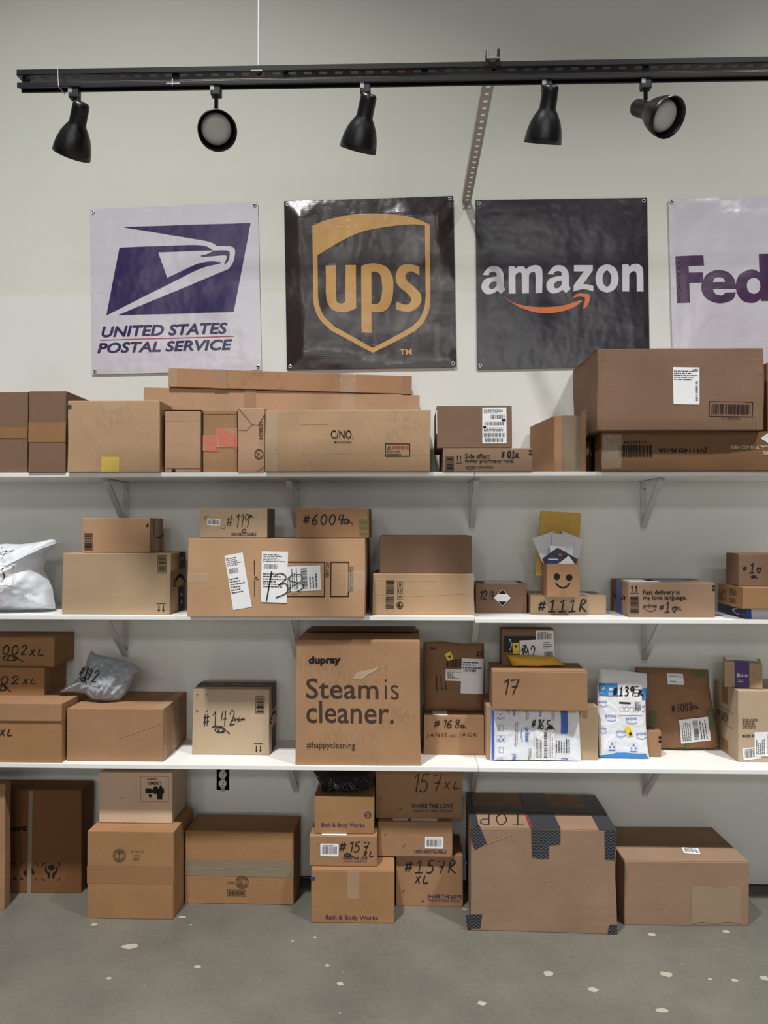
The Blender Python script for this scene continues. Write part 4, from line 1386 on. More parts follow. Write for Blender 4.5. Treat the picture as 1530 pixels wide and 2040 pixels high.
b = Box('tan carton with clear tape, a bar code and four handling symbols', (0.0692,-0.3288,1.224,0.4142,0.168,0.3,0.0), K['light'], wob=.004, group=G2)
f = b.front
f.bars((0.129,0.159,0.208,0.841), 34, INK, vert=False, seed=12)
for i, (y0_, y1_) in enumerate([(0.683,0.805),(0.537,0.659),(0.39,0.512)]):
    u0, u1 = 0.238, 0.292
    f.frame((u0, y0_, u1, y1_), .0012)
    f.poly('handling_symbol', INK, [[[(.35, .3), (.65, .25), (.7, .6), (.5, .8), (.3, .6)]], [[(.2, .2), (.32, .2), (.32, .8), (.2, .8)], [(.62, .2), (.74, .2), (.74, .8), (.62, .8)]], [[(.3, .3), (.75, .45), (.6, .75), (.45, .7)]]][i], (u0, y0_, u1, y1_), smooth=False)
f.ring((0.233,0.159,0.297,0.329), .12, INK)
f.poly('handling_symbol', INK, [[(.2, .4), (.5, .15), (.85, .5), (.6, .45), (.45, .85), (.3, .7)]], (0.238,0.171,0.292,0.317))
f.rect('clear_tape', CLEAR, (0.926,0.0,1.005,1.0), .0018, ragged=.003)
f.lines([[(0, .5), (.5, .48), (1, .52)], [(0, .85), (.9, .84)]], (0, 0, 1, 1), .0014, K['pale'], name='crease', fit=False)
b.left.rect('clear_tape', CLEAR, (.5, 0, 1, 1), .004)
b = Box('plain brown carton without print, stacked on the carton with handling symbols', (0.0791,-0.31,1.393,0.3778,0.1548,0.29,0.0), K['brown'], group=G2)
b.front.lines([[(.62, 0), (.62, 1)]], (0, 0, 1, 1), .0016, K['grey'], name='crease', fit=False)
b = Box('small carton bearing a black and white diamond label', (0.403,-0.1913,1.216,0.2169,0.1257,0.1873,0.0), K['brown'], group=G2)
f = b.front
f.poly('diamond_label', INK, [[(0, .5), (.5, 0), (1, .5), (.5, 1)]], (0.343,0.22,0.696,0.847), smooth=False)
f.poly('diamond_label', LAB, [[(.06, .5), (.24, .3), (.76, .3), (.94, .5), (.76, .7), (.24, .7)]], (0.343,0.22,0.696,0.847), .0022, smooth=False)
f.poly('diamond_outline', LAB, [[(.03, .5), (.5, .03), (.97, .5), (.5, .97)], [(.06, .5), (.5, .06), (.94, .5), (.5, .94)]], (0.343,0.22,0.696,0.847), .0024, smooth=False)
f.hand('124', (0.088,0.458,0.353,0.763), .004)
b.top.rect('shipping_label', LAB, (.2, .05, .85, .7), .0012)
b = Box('low flat carton with a large marker number, under the smiling carton', (0.6798,-0.2213,1.216,0.3166,0.08,0.2173,0.0), K['cream'], group=G2, wob=.003)
b.front.hand(['#', '1b', '1b', '1b', 'R'], (0.099,0.132,0.735,0.789), .005)
b.top.rect('shipping_label', LAB, (.25, .1, .8, .8), .0012)
sb = Box('little open carton with a printed smiling face, filled with letters', (0.6437,-0.3,1.297,0.1332,0.1355,0.125,0.0), K['kraft'], opened=True, group=G2)
f = sb.front
f.disc((0.208,0.5,0.4,0.703))
f.disc((0.585,0.477,0.785,0.68))
f.lines([catmull([(0, .95), (.2, .4), (.5, .05), (.8, .35), (1, .9)], n=6)], (0.262,0.266,0.708,0.422), .0065, INK, name='printed_mouth', off=.0014)
f.rect('tape_strip', TAPE, (0.446,0.781,0.569,0.984), .0012)
f.rect('tape_strip', TAPE, (0.431,0.0,0.569,0.156), .0012)
paper = mat('envelope_white', (222, 222, 228), .6)
yenv = mat('manila_yellow', (206, 166, 78), .6, .3, var=.08, vscale=40, bump=.3, bscale=90)
GE = 'letters in the smiling carton'
slab('padded_envelope', ((0.647,-0.17,1.3687),((-0.0731,0.2831),(0.0977,0.2744),(0.0814,0.0),(-0.0977,0.0082))), .010, yenv, 'yellow padded envelope standing tallest behind the white letters', 'envelope', GE)
slab('letter', ((0.5906,-0.215,1.3713),((-0.0608,0.1629),(0.0279,0.1947),(0.0608,0.0001),(0.0103,0.0))), .003, paper, 'white letter leaning out over the side of the smiling carton', 'envelope', GE)
slab('letter', ((0.6938,-0.205,1.3708),((-0.0353,0.1974),(0.0531,0.1571),(0.006,0.0001),(-0.0531,0.0))), .003, paper, 'white letter tilted towards the blue-taped carton', 'envelope', GE)
r_, sf = slab('letter', ((0.6495,-0.232,1.3726),((-0.0363,0.1851),(0.0517,0.1767),(0.0404,0.0),(-0.0517,0.004))), .003, paper, 'white letter upright in the middle of the bunch', 'envelope', GE)
r_, sf = slab('letter', ((0.6297,-0.243,1.3731),((-0.0313,0.1321),(0.0313,0.1259),(0.0203,0.0001),(-0.0256,0.0))), .002, paper, 'short white letter just behind the dark leaflet', 'envelope', GE)
r_, sf = slab('leaflet', ((0.6386,-0.255,1.3739),((-0.0738,0.0773),(-0.0091,0.1233),(0.0738,0.0753),(0.0423,0.0001),(-0.0367,0.0))), .002, mat('leaflet_black', (46, 44, 54), .4), 'black leaflet with a red spot', 'leaflet', GE)
sf.disc((0.451,0.695,0.563,0.814), mat('leaflet_red', (196, 72, 74), .5), .0008)
r_, sf = slab('leaflet', ((0.614,-0.264,1.3745),((-0.0342,0.0792),(-0.0093,0.0875),(0.0342,0.0772),(0.0194,0.0001),(-0.0262,0.0))), .002, mat('leaflet_blue', (44, 60, 104), .4), 'navy blue leaflet in front of the black one', 'leaflet', GE)
sf.rect('printed_line', LAB, (0.121,0.833,0.697,0.881), .0008)
slab('letter', ((0.6598,-0.273,1.3751),((-0.0403,0.0498),(0.0116,0.0894),(0.0403,0.0499),(0.0173,0.0001),(-0.0322,0.0))), .002, mat('letter_white', (240, 240, 242), .6), 'white letter corner poking up frontmost', 'envelope', GE)

b = Box('carton with blue tape on its side and bold delivery slogan', (1.0773,-0.3188,1.216,0.3493,0.1405,0.2731,0.0), K['grey'], group=G2)
f = b.front
f.arrows((0.017,0.696,0.116,0.928))
f.bars((0.02,0.13,0.11,0.594), 13, INK, vert=False, frame=(.0015, .0014), seed=18)
f.text('Fast delivery is', (0.168,0.623,0.59,0.797), INK, bold=.016)
f.text('my love language.', (0.168,0.478,0.671,0.638), INK, bold=.016)
f.text('prime', (0.168,0.246,0.324,0.391), INK, bold=.012)
f.smile((0.191,0.159,0.312,0.261))
f.hand('#', (0.353,0.217,0.41,0.362), .0025)
f.hand(['1b', 'h'], (0.416,0.145,0.555,0.464), .0038)
f.hand('r', (0.543,0.217,0.613,0.29), .002)
f.rect('printed_block', INK, (0.965,0.87,1.0,0.928), .0014)
f.rect('printed_block', INK, (0.965,0.768,1.0,0.826), .0014)
btape = mat('blue_tape', (60, 84, 168), .3, .5)
b.left.rect('blue_tape', btape, (.36, 0, .62, 1), .0014)
b.left.smile((.1, .38, .85, .66), INK)
b.top.rect('blue_tape', btape, (.3, .35, .8, .65), .0012)
b.top.rect('shipping_label', LAB, (.05, .1, .4, .8), .0012)

b = Box('blue and white flat carton at the bottom of a stack beside the picture edge', (1.4805,-0.359,1.216,0.2433,0.042,0.2815,0.0), mat('white_carton', (226, 224, 236), .45), group=G2)
b.front.rect('blue_panel', btape, (0.0,0.0,0.081,1.0), .001)
b.left.rect('blue_panel', mat('deep_blue', (42, 56, 116), .35), (0, 0, 1, 1), .001)
b.left.smile((.5, .2, .85, .85), LAB, rot=270)
b = Box('flat carton with small print on its side, between two others beside the picture edge', (1.4541,-0.4,1.259,0.2559,0.0862,0.2382,0.0), K['orange'], group=G2)
b.left.frame((.02, .25, .32, .7), .002)
b.left.fine((.05, .32, .28, .62), 7, INK)
b.left.fine((.5, .55, .95, .9), 4, GREYINK)
b.left.fine((.5, .2, .9, .45), 3, GREYINK)
b = Box('carton with a marked number one and heart, topmost of the stack at the picture edge', (1.457,-0.36,1.3463,0.2535,0.1283,0.1276,0.0), K['brown'], group=G2)
f = b.front
f.hand('#', (0.062,0.5,0.125,0.625), .003)
f.hand(['1b', 'h'], (0.164,0.422,0.344,0.734), .0038)
f.hand('q', (0.188,0.25,0.297,0.344), .002)
b.flaps(b.top, .5)

# ------------------------------------------------------------------ lowest tier
G3 = 'parcels on the lowest shelf'
b = Box('wide lidded carton beneath two stacked cartons, cut by the picture edge', (-1.6287,-0.3701,0.622,0.4411,0.2387,0.0566,0.0), K['orange'], group=G3)
x0, y0, z0, W_, H_, L_, _ = (-1.6287,-0.3701,0.622,0.4411,0.2387,0.0566,0.0)
b.flaps(b.right, .5, False)
lid = MB()
MB().box(-W_ / 2 - .003, W_ / 2 + .004, -.006, .26, H_ * .71, H_ + .003).build('lid', K['kraft'], b.rt, bevel=.002)
b.front.hand('XL', (0.425,0.453,0.542,0.564), .004)
b.front.hand('6002', (0.094,0.436,0.387,0.59), .004)
b = Box('middle carton of the marked stack beside the grey plastic bag', (-1.7528,-0.2267,0.8617,0.4099,0.1198,0.2113,0.0), K['orange'], group=G3)
b.front.hand('6002', (0.319,0.411,0.723,0.696), .004)
b.front.hand('XL', (0.771,0.411,0.91,0.607), .0038)
b.front.hand('q', (0.505,0.143,0.649,0.411), .003)
b = Box('topmost carton of the marked stack beside the grey plastic bag', (-1.7312,-0.2077,0.9825,0.4343,0.1228,0.2028,0.0), K['orange'], group=G3)
b.front.hand('6002', (0.394,0.421,0.727,0.754), .004)
b.front.hand('XL', (0.758,0.386,0.894,0.632), .0038)
b.front.hand('q', (0.485,0.175,0.697,0.421), .003)
b.flaps(b.top, .5)
b = Box('plain brown carton lying under the grey plastic bag', (-1.197,-0.344,0.622,0.3996,0.2151,0.34,0.0), K['kraft'], group=G3)
b.front.lines([[(.55, .45), (1, .75)]], (0, 0, 1, 1), .0025, K['pink'], name='crease', fit=False)
b.right.rect('clear_tape', CLEAR, (.32, 0, .62, 1), .0014)
b.right.rect('clear_tape', CLEAR, (0, 0, .1, 1), .0014)
b.top.rect('clear_tape', CLEAR, (.9, 0, 1, 1), .0014)
gpoly = mat('grey_polythene', (160, 166, 176), .34, .45, bump=.2, bscale=20)
pg = Pouch('poly_mailer', 'grey crumpled plastic mailer bag with black marker writing', ((-1.3121,-0.215,0.8381),((-0.1777,0.035),(-0.1279,0.0653),(-0.0934,0.1019),(-0.0719,0.1448),(-0.0593,0.1942),(-0.0507,0.2135),(-0.0289,0.1986),(0.0342,0.186),(0.0994,0.1735),(0.145,0.1566),(0.1777,0.129),(0.1453,0.1096),(0.1283,0.0668),(0.1112,0.0325),(0.0853,0.0067),(0.0355,0.0),(-0.0296,0.006),(-0.0667,0.0314),(-0.1059,0.0355))), .055, gpoly, 'mailer', wr=.011, wf=12, lean=8, group=G3, wdir=.9, rough=2.2)
f = pg.front
f.hand(['#', '1', '4', '2'], (0.238,0.43,0.518,0.67), .0036, ang=-14, off=.003)
f.hand('q', (0.287,0.37,0.39,0.48), .0026, ang=-14, off=.003)
b = Box('square tan carton with corner marks and a scribbled-out word', (-0.742,-0.2394,0.622,0.3283,0.2762,0.1915,0.0), K['pale'], wob=.005, group=G3, dent=.01)
f = b.front
f.corners((0.045,0.649,0.195,0.916), which='nesw', l=.2)
f.bars((0.828,0.641,0.925,0.885), 14, INK, vert=False, frame=(.002, .0016), seed=26)
f.arrows((0.805,0.046,0.916,0.183), up=False)
f.hand(['#', '1b', '4', '2'], (0.136,0.435,0.539,0.664), .0032, ang=5)
f.hand('q', (0.286,0.328,0.481,0.443), .003)
f.lines([[(0, .3), (.3, .7), (.2, .3), (.6, .8), (.4, .2), (.9, .7), (.5, .3), (1, .5), (.3, .5)]], (0.506,0.504,0.682,0.58), .004, MARK)
b.top.rect('black_tape', blk_tape, (0, .25, 1, .75), .0014)
b.right.rect('black_tape', blk_tape, (.3, .62, .8, 1), .0014)
b.right.rect('black_tape', blk_tape, (.3, 0, .8, .34), .0014)
b.right.smile((.1, .36, .95, .6), INK, rot=180)
for u_ in (.2, .45, .7):
    b.top.text('prime', (u_, .42, u_ + .14, .58), LAB, off=.002)

b = Box('tall carton with the big printed slogan about steam', (-0.1975,-0.3687,0.622,0.5074,0.5003,0.3647,0.0), K['rough'], wob=.004, taper=.012, group=G3)
f = b.front
f.text('dupray', (0.1,0.802,0.364,0.879), INK, bold=.045)
f.text('Steam', (0.084,0.536,0.664,0.702), mat('brown_ink', (62, 46, 40), .7), bold=.006)
f.text('is', (0.716,0.536,0.832,0.698), MATS['brown_ink'], bold=-.012)
f.text('cleaner.', (0.084,0.335,0.788,0.516), MATS['brown_ink'], bold=.006)
f.text('#happycleaning', (0.088,0.117,0.484,0.185), MATS['brown_ink'], bold=0)
f.poly('torn_patch', K['pale'], [[(0, .1), (.15, .6), (.6, .8), (.95, 1), (.8, .7), (.55, .45), (.35, .1)]], (0.456,0.681,0.688,0.798), smooth=False)
b.flaps(b.top, .5)
b.top.rect('flap', K['rough'], (.04, .52, .97, .99), .012)
b = Box('brown carton printed with a thin wide-set name, under the paper mailer', (0.1994,-0.212,0.622,0.2557,0.1622,0.208,0.0), K['kraft'], wob=.003, group=G3)
f = b.front
f.hand('#168', (0.174,0.701,0.603,0.909), .0032)
f.hand('q', (0.603,0.688,0.711,0.779), .002)
f.text('JANIE', (0.05,0.442,0.388,0.558), INK, bold=.0, spacing=1.35)
f.text('AND', (0.43,0.461,0.545,0.526), INK, spacing=1.3)
f.text('JACK', (0.587,0.455,0.884,0.571), INK, spacing=1.35)
b.top.rect('shipping_label', LAB, (.15, .05, .4, .6), .0012)
kpaper = mat('kraft_paper', (138, 102, 74), .7, .25, var=.06, vscale=14, bump=.25, bscale=22)
pm = Pouch('paper_mailer', 'creased brown paper mailer with a blank-bottomed white label and a yellow tag', ((0.2048,-0.13,0.7852),((-0.1292,0.0031),(-0.1334,0.146),(-0.1311,0.2957),(-0.0528,0.3004),(0.0449,0.29),(0.1316,0.2925),(0.1334,0.1475),(0.1287,0.0027),(0.0551,0.0),(-0.0315,0.0059))), .028, kpaper, 'mailer', wr=.004, wf=8, pw=5, lean=4, group=G3)
f = pm.front
f.bars((0.382,0.647,0.642,0.748), 14, INK, frame=(.001, .001), seed=44, off=.002)
f.label((0.358,0.446,0.634,0.612), kind=1, seed=45, off=.002, ang=-2)
f.label((0.61,0.266,0.976,0.763), kind=5, seed=46, off=.003, ang=-2)
f.rect('yellow_tag', YEL, (0.366,0.741,0.472,0.849), .002, ang=25)
f.text('A', (0.398,0.763,0.455,0.806), INK, bold=.05, off=.003, ang=205)
f.text('M8', (0.106,0.885,0.203,0.928), INK, rot=180, off=.002)
f.lines([[(0, 1), (.05, 0)], [(.45, .95), (.5, .05), (.7, .12)], [(.85, .8), (.95, .1)]], (0.211,0.302,0.366,0.532), .0045, off=.0025)
f.lines([[(0, .5), (.16, .5)], [(.2, .5), (.38, .5)], [(.42, .5), (.6, .5)], [(.66, .5), (.8, .5)]], (-0.008,0.324,0.707,0.36), .0012, INK, name='perforation', off=.002, fit=False)
f.frame((0.862,0.777,0.959,0.906), .0008, INK, .002)
f.ring((0.87,0.791,0.951,0.863), .2, INK, .0022)

b = Box('wide tan carton behind the printed bubble mailer', (0.5595,-0.2724,0.622,0.4597,0.2206,0.25,0.0), K['cream'], group=G3)
b.front.rect('tape_strip', TAPE, (0.857,0.785,0.901,1.0), .001)
b17 = Box('plain tan carton with a big handwritten seventeen', (0.5362,-0.3514,0.8436,0.3826,0.1561,0.2,-2.0), K['kraft'], group=G3)
b17.front.hand('17', (0.131,0.395,0.283,0.803), .0045)
b17.front.lift = 0
b17.flaps(b17.top, .55)
bub = mat('bubble_white', (232, 234, 240), .4, .4, bump=.5, bscale=55)
pblue = mat('print_blue', (72, 108, 190), .5)
pp = Pouch('bubble_mailer', 'white bubble mailer with blue print lying sideways against a tan carton', ((0.5303,-0.285,0.622),((-0.1858,0.0009),(-0.1835,0.1078),(-0.1811,0.2128),(-0.076,0.2094),(0.0474,0.2164),(0.1766,0.2111),(0.1802,0.1106),(0.1858,0.0),(0.067,0.0031),(-0.0562,0.004))), .018, bub, 'mailer', wr=.002, wf=14, pw=6, group=G3)
f = pp.front
f.rect('printed_stripe', pblue, (0.011,0.028,0.041,0.972), .0016)
f.rect('printed_stripe', pblue, (0.768,0.538,0.845,0.962), .0016)
f.rect('printed_stripe', pblue, (0.773,0.009,0.845,0.066), .0016)
for (u, v, w_, h_) in [(0.359,0.387,0.425,0.651),(0.221,0.0,0.287,0.151),(0.227,0.858,0.282,0.991),(0.514,0.858,0.569,0.991)]:
    f.text('prime', (u, v, w_, h_), pblue, bold=.02, rot=270, off=.002)
for r4 in [(0.326,0.387,0.359,0.632),(0.188,0.896,0.221,0.991)]:
    f.smile(r4, pblue, rot=270, off=.002)
for r4 in [(0.26,0.292,0.298,0.745),(0.381,0.783,0.42,0.972),(0.409,0.019,0.448,0.255),(0.663,0.783,0.702,0.953)]:
    f.text('Fast delivery is\nmy love language', r4, PRN, bold=.01, rot=270, off=.002)
for r4 in [(0.061,0.792,0.149,0.906),(0.061,0.377,0.155,0.5),(0.061,0.009,0.149,0.075)]:
    f.frame(r4, .0008, pblue, .002)
    f.poly('recycling_symbol', pblue, [[(.5, .95), (.62, .7), (.38, .7)], [(.12, .15), (.2, .5), (.38, .3)], [(.88, .15), (.62, .3), (.8, .5)], [(.3, .1), (.6, .1), (.6, .2), (.3, .2)]], r4, .0022, smooth=False)
for r4 in [(0.088,0.585,0.138,0.689),(0.088,0.17,0.138,0.274)]:
    f.frame(r4, .001, PRN, .002)
f.label((0.481,0.028,0.702,0.632), kind=2, seed=61, off=.0026)
f.fine((0.713,0.179,0.878,0.538), 6, PRN, vert=True, off=.0026)
f.hand('#165', (0.448,0.623,0.646,0.811), .0034, off=.004, ang=-6)
f.hand('q', (0.624,0.613,0.702,0.698), .0036, off=.004)
b = Box('small carton with two stacked white labels standing behind a yellow envelope', (0.507,-0.2355,1.0032,0.2196,0.153,0.07,0.0), K['brown'], group=G3)
f = b.front
f.rect('black_tape', blk_tape, (0.038,0.37,0.657,0.808), .0014)
f.smile((0.124,0.411,0.2,0.726), LAB, rot=90, off=.002)
f.rect('yellow_tag', YEL, (0.21,0.329,0.333,0.63), .002, ang=4)
f.text('A', (0.238,0.493,0.305,0.575), INK, bold=.05, rot=180, off=.0028)
f.label((0.648,0.603,0.99,0.959), kind=1, seed=71, off=.002)
f.label((0.343,0.164,1.0,0.712), kind=6, seed=72, off=.0032, ang=2)
f.hand('192', (0.381,0.192,0.638,0.521), .0036, off=.005, ang=12)
f.hand('#', (0.4,0.507,0.476,0.589), .0026, off=.005)
pe = Pouch('padded_envelope', 'yellow padded envelope lying on the carton marked seventeen', ((0.537,-0.255,1.0032),((-0.1194,0.0472),(-0.0154,0.0478),(0.078,0.0399),(0.1194,0.0068),(0.0052,0.0),(-0.0987,0.0015))), .032, mat('manila_bright', (216, 174, 70), .55, .3, bump=.2, bscale=30), 'envelope', wr=.002, wf=14, pw=3, group=G3, back=.6)

b = Box('small carton with two black squares half hidden behind the tall bubble mailer', (0.9415,-0.2192,0.622,0.2456,0.1086,0.06,0.0), K['kraft'], group=G3)
b.front.rect('printed_block', INK, (0.953,0.712,1.0,0.808), .0014)
b.front.rect('printed_block', INK, (0.953,0.558,1.0,0.654), .0014)
b.top.bars((.5, .3, .97, .9), 10, INK, seed=3)
pt = Pouch('bubble_mailer', 'tall white and blue bubble mailer standing upright with thick marker number', ((0.9026,-0.24,0.622),((-0.1018,0.0107),(-0.1033,0.1186),(-0.1049,0.2018),(-0.1045,0.285),(-0.098,0.3434),(-0.0916,0.3684),(-0.0356,0.3646),(0.0328,0.3566),(0.101,0.3487),(0.1028,0.3029),(0.0941,0.2447),(0.0935,0.1409),(0.0971,0.058),(0.1049,0.0),(0.0348,0.0077),(-0.0376,0.0133))), .022, bub, 'mailer', wr=.0022, wf=14, pw=5, lean=3, group=G3)
f = pt.front
sky = mat('print_sky', (58, 140, 208), .45)
f.rect('printed_band', sky, (0.02,0.702,0.392,0.843), .0018)
f.rect('printed_band', sky, (0.853,0.657,0.956,0.787), .0018)
f.poly('printed_band', sky, [[(0, 0), (1, -.1), (.93, .7), (.5, .85), (0, 1)]], (0.02,0.011,0.98,0.079), .0018, smooth=False)
f.ring((0.049,0.77,0.127,0.815), .2, LAB, .0026)
f.poly('printed_icon', LAB, [[(0, 0), (1, 0), (1, 1), (.6, .6), (.4, .6), (0, 1)]], (0.206,0.764,0.284,0.803), .0026, smooth=False)
f.fine((0.029,0.719,0.137,0.758), 2, LAB, off=.0026)
f.fine((0.186,0.713,0.314,0.753), 2, LAB, off=.0026)
for r4 in [(0.01,0.612,0.157,0.652),(0.127,0.455,0.333,0.506),(0.52,0.427,0.735,0.478),(0.02,0.315,0.137,0.354),(0.324,0.281,0.51,0.331),(0.725,0.258,0.931,0.309),(0.824,0.562,0.912,0.601)]:
    f.text('prime', r4, pblue, bold=.005, off=.002)
    f.smile((r4[0], r4[1] - .035, r4[2], r4[1] - .002), pblue, off=.002)
f.label((0.373,0.494,0.843,0.865), kind=6, seed=81, off=.0026)
f.rect('solid_block', INK, (0.392,0.618,0.618,0.638), .004, ang=-3)
for r4 in [(0.402,0.539,0.48,0.584),(0.5,0.534,0.578,0.579),(0.598,0.528,0.676,0.579),(0.696,0.528,0.765,0.573)]:
    f.frame(r4, .0012, PRN, .004)
f.hand(['#', '1b', '3', '9', ' ', 'r'], (0.284,0.708,0.873,0.809), .0048, off=.005)
f.rect('yellow_tag', YEL, (0.52,0.258,0.627,0.371), .003, ang=22)
f.text('B', (0.569,0.27,0.637,0.303), INK, bold=.05, off=.004, ang=110)
for r4 in [(0.167,0.084,0.324,0.202),(0.588,0.073,0.745,0.191)]:
    f.frame(r4, .0008, mat('pale_blue', (170, 200, 232), .5), .002)
    f.poly('recycling_symbol', pblue, [[(.5, .9), (.65, .65), (.35, .65)], [(.15, .3), (.22, .6), (.38, .42)], [(.85, .3), (.62, .42), (.78, .6)], [(.1, .06), (.9, .06), (.9, .16), (.1, .16)]], r4, .0022, smooth=False)
pk = Pouch('paper_mailer', 'large brown paper mailer with green printed patches and a tilted white label', ((1.171,-0.1,0.622),((-0.1396,0.0051),(-0.1454,0.1132),(-0.1598,0.2214),(-0.1741,0.3492),(-0.0835,0.3475),(0.0242,0.346),(0.1424,0.3401),(0.1439,0.2666),(0.1561,0.1802),(0.1724,0.0724),(0.1741,0.0164),(0.1504,0.0032),(0.0217,0.0))), .045, kpaper, 'mailer', wr=.004, wf=7, pw=5, lean=4, group=G3)
f = pk.front
gpatch = mat('green_patch', (92, 106, 66), .7)
f.rect('flap', kpaper, (0.135,0.778,0.89,0.969), .004, ang=-2.2)
for r4, a_ in (((0.104,0.944,0.215,0.988), -2), ((0.675,0.901,0.859,0.969), -2), ((0.847,0.265,0.933,0.488), 4), ((0.564,0.037,0.613,0.099), 0), ((0.135,0.327,0.215,0.475), 0), ((0.472,0.006,0.577,0.025), 0), ((0.687,0.006,0.798,0.025), 0)):
    f.rect('printed_patch', gpatch, r4, .005, ang=a_)
f.label((0.356,0.809,0.552,0.938), kind=1, seed=91, off=.006, ang=-2)
f.label((0.491,0.111,0.859,0.401), kind=2, seed=92, off=.004, ang=6)
f.hand('#3002', (0.399,0.481,0.65,0.574), .0026, off=.004, ang=6)
f.hand('q', (0.65,0.506,0.748,0.549), .0022, off=.004)
b = Box('tall tan carton with printed lines and overlapping labels at the picture edge', (1.5278,-0.2785,0.622,0.3418,0.2918,0.2508,0.0), K['pale'], group=G3)
f = b.front
f.fine((0.047,0.476,0.29,0.622), 6, GREYINK)
f.text('MADE IN CHINA', (0.047,0.35,0.32,0.392), INK, bold=.02)
f.label((0.053,0.042,0.26,0.21), kind=1, seed=95, ang=7)
f.label((0.189,0.084,0.527,0.427), kind=2, seed=96, off=.0024)
b.left.frame((.1, .42, .8, .64), .0014, GREYINK)
b.left.ring((.14, .49, .25, .58), .2, INK)
b.left.fine((.3, .46, .75, .6), 4, GREYINK)
b.left.rect('tape_strip', TAPE, (.34, .72, .58, 1), .001)
b.left.rect('tape_strip', TAPE, (.34, 0, .58, .2), .001)
b = Box('small tan carton wrapped with a purple sticker, on the tall carton', (1.3968,-0.2354,0.9148,0.1441,0.1054,0.13,-20.0), K['cream'], group=G3)
f = b.front
purple = mat('purple_sticker', (76, 52, 118), .45)
f.rect('purple_sticker', purple, (.28, 0, .66, 1), .0014)
f.text('@circle', (.33, .42, .62, .58), LAB, bold=.02, off=.0022)
f.fine((.36, .25, .58, .36), 2, LAB, off=.0022)
f.lines([[(0, 0), (.8, 0), (.8, 1)]], (.7, .48, .8, .72), .002, mat('red_ink', (170, 70, 56), .6), name='printed_corner', fit=False)
b.top.rect('purple_sticker', purple, (.28, 0, .66, .3), .0014)
b.top.rect('shipping_label', LAB, (.05, .35, .9, .95), .0016)

# ------------------------------------------------------------------ parcels on the floor
G4 = 'parcels standing on the floor'
b = Box('brown carton of which only one edge shows at the picture border', (-1.8744,-0.3211,0.0,0.421,0.516,0.0494,0.0), K['kraft'], wob=.005, group=G4)
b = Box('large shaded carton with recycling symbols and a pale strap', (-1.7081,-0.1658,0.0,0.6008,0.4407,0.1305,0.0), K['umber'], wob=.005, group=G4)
f = b.front
f.text('support', (0.287,0.588,0.603,0.657), INK, bold=.05)
f.rect('strap', mat('pale_strap', (140, 124, 104), .4), (0.61,0.0,0.64,0.995), .0016)
for r4 in [(0.559,0.127,0.684,0.294),(0.717,0.127,0.846,0.294),(0.404,0.127,0.526,0.294)]:
    f.corners(r4, .003, .18)
f.poly('recycling_symbol', INK, [[(.30, .62), (.42, .95), (.62, .95), (.5, .6)], [(.66, .85), (.9, .4), (.78, .2), (.62, .6)], [(.7, .1), (.35, .1), (.3, .3), (.66, .32)], [(.26, .14), (.08, .34), (.22, .6), (.36, .45)]], (0.57,0.142,0.673,0.275), smooth=False)
f.poly('handling_symbol', INK, [[(.5, 1), (.72, .88), (.72, .68), (.5, .56), (.28, .68), (.28, .88)], [(.04, .85), (.14, .85), (.18, .55), (.42, .35), (.42, 0), (.26, 0), (.26, .22), (.06, .5)], [(.96, .85), (.86, .85), (.82, .55), (.58, .35), (.58, 0), (.74, 0), (.74, .22), (.94, .5)]], (0.732,0.147,0.835,0.284), smooth=False)
b.flaps(b.top, .5)
b = Box('carton with a closing seam across its front and a round stamp', (-1.1183,-0.3736,0.0,0.353,0.3505,0.2748,0.0), K['orange'], group=G4)
b.flaps(b.front, .49)
f = b.front
f.rect('clear_tape', mat('kraft_tape', (148, 108, 74), .35, .45), (0.0,0.402,1.0,0.603), .0008)
f.ring((0.297,0.649,0.448,0.799), .07)
f.ring((0.32,0.672,0.424,0.776), .09)
f.poly('printed_stamp', GREYINK, [[(.2, .8), (.5, 1), (.8, .8), (.6, .7), (.58, 0), (.42, 0), (.4, .7)]], (0.337,0.684,0.407,0.764), smooth=False)
f.text('14 x 14 x 14', (0.512,0.756,0.657,0.779), GREYINK, bold=.02, rot=180)
f.frame((0.547,0.707,0.616,0.73), .0012, GREYINK)
f.fine((0.535,0.672,0.64,0.701), 2, GREYINK)
b = Box('pale carton with a red-framed battery mark printed upside down', (-1.1285,-0.2909,0.3515,0.308,0.2095,0.2076,0.0), K['fair'], group=G4)
f = b.front
redl = mat('red_border', (178, 92, 84), .7)
f.frame((0.568,0.426,0.952,0.931), .0016, redl)
f.text('UN3481', (0.678,0.762,0.849,0.832), INK, bold=.02, rot=180)
f.fine((0.664,0.871,0.856,0.911), 1, INK)
f.poly('battery_symbol', INK, [[(0, .45), (.34, .45), (.4, .5), (.5, .38), (.62, .4), (.64, 0), (.9, 0), (.92, .4), (1, .42), (1, .75), (.92, .78), (.88, 1), (.76, 1), (.74, .72), (.62, .95), (.45, .9), (.4, .7), (.3, .78), (0, .78)]], (0.637,0.475,0.89,0.752), smooth=False)
f.poly('battery_symbol', INK, [[(.3, 0), (.6, .2), (1, .7), (.7, .9), (.5, .6), (.3, 1), (0, .7)]], (0.678,0.495,0.733,0.594), smooth=False)
f.lines([[(0, 1), (0, 0), (1, 0)]], (0.315,0.485,0.336,0.515), .0016, INK, name='printed_corner', fit=False)
b = Box('carton alone on the floor below the outlet, sealed by a wide pale tape', (-0.7044,-0.238,0.0,0.4605,0.3026,0.19,-1.0), K['orange'], group=G4)
b.flaps(b.front, .49)
f = b.front
f.rect('tape_strip', GTAPE, (0, .38, 1, .61), .0008)
f.lines([[(0, .0), (.5, .1), (1, 0)]], (0, .485, 1, .50), .002, K['cream'], name='tape_crease', fit=False, off=.0016)
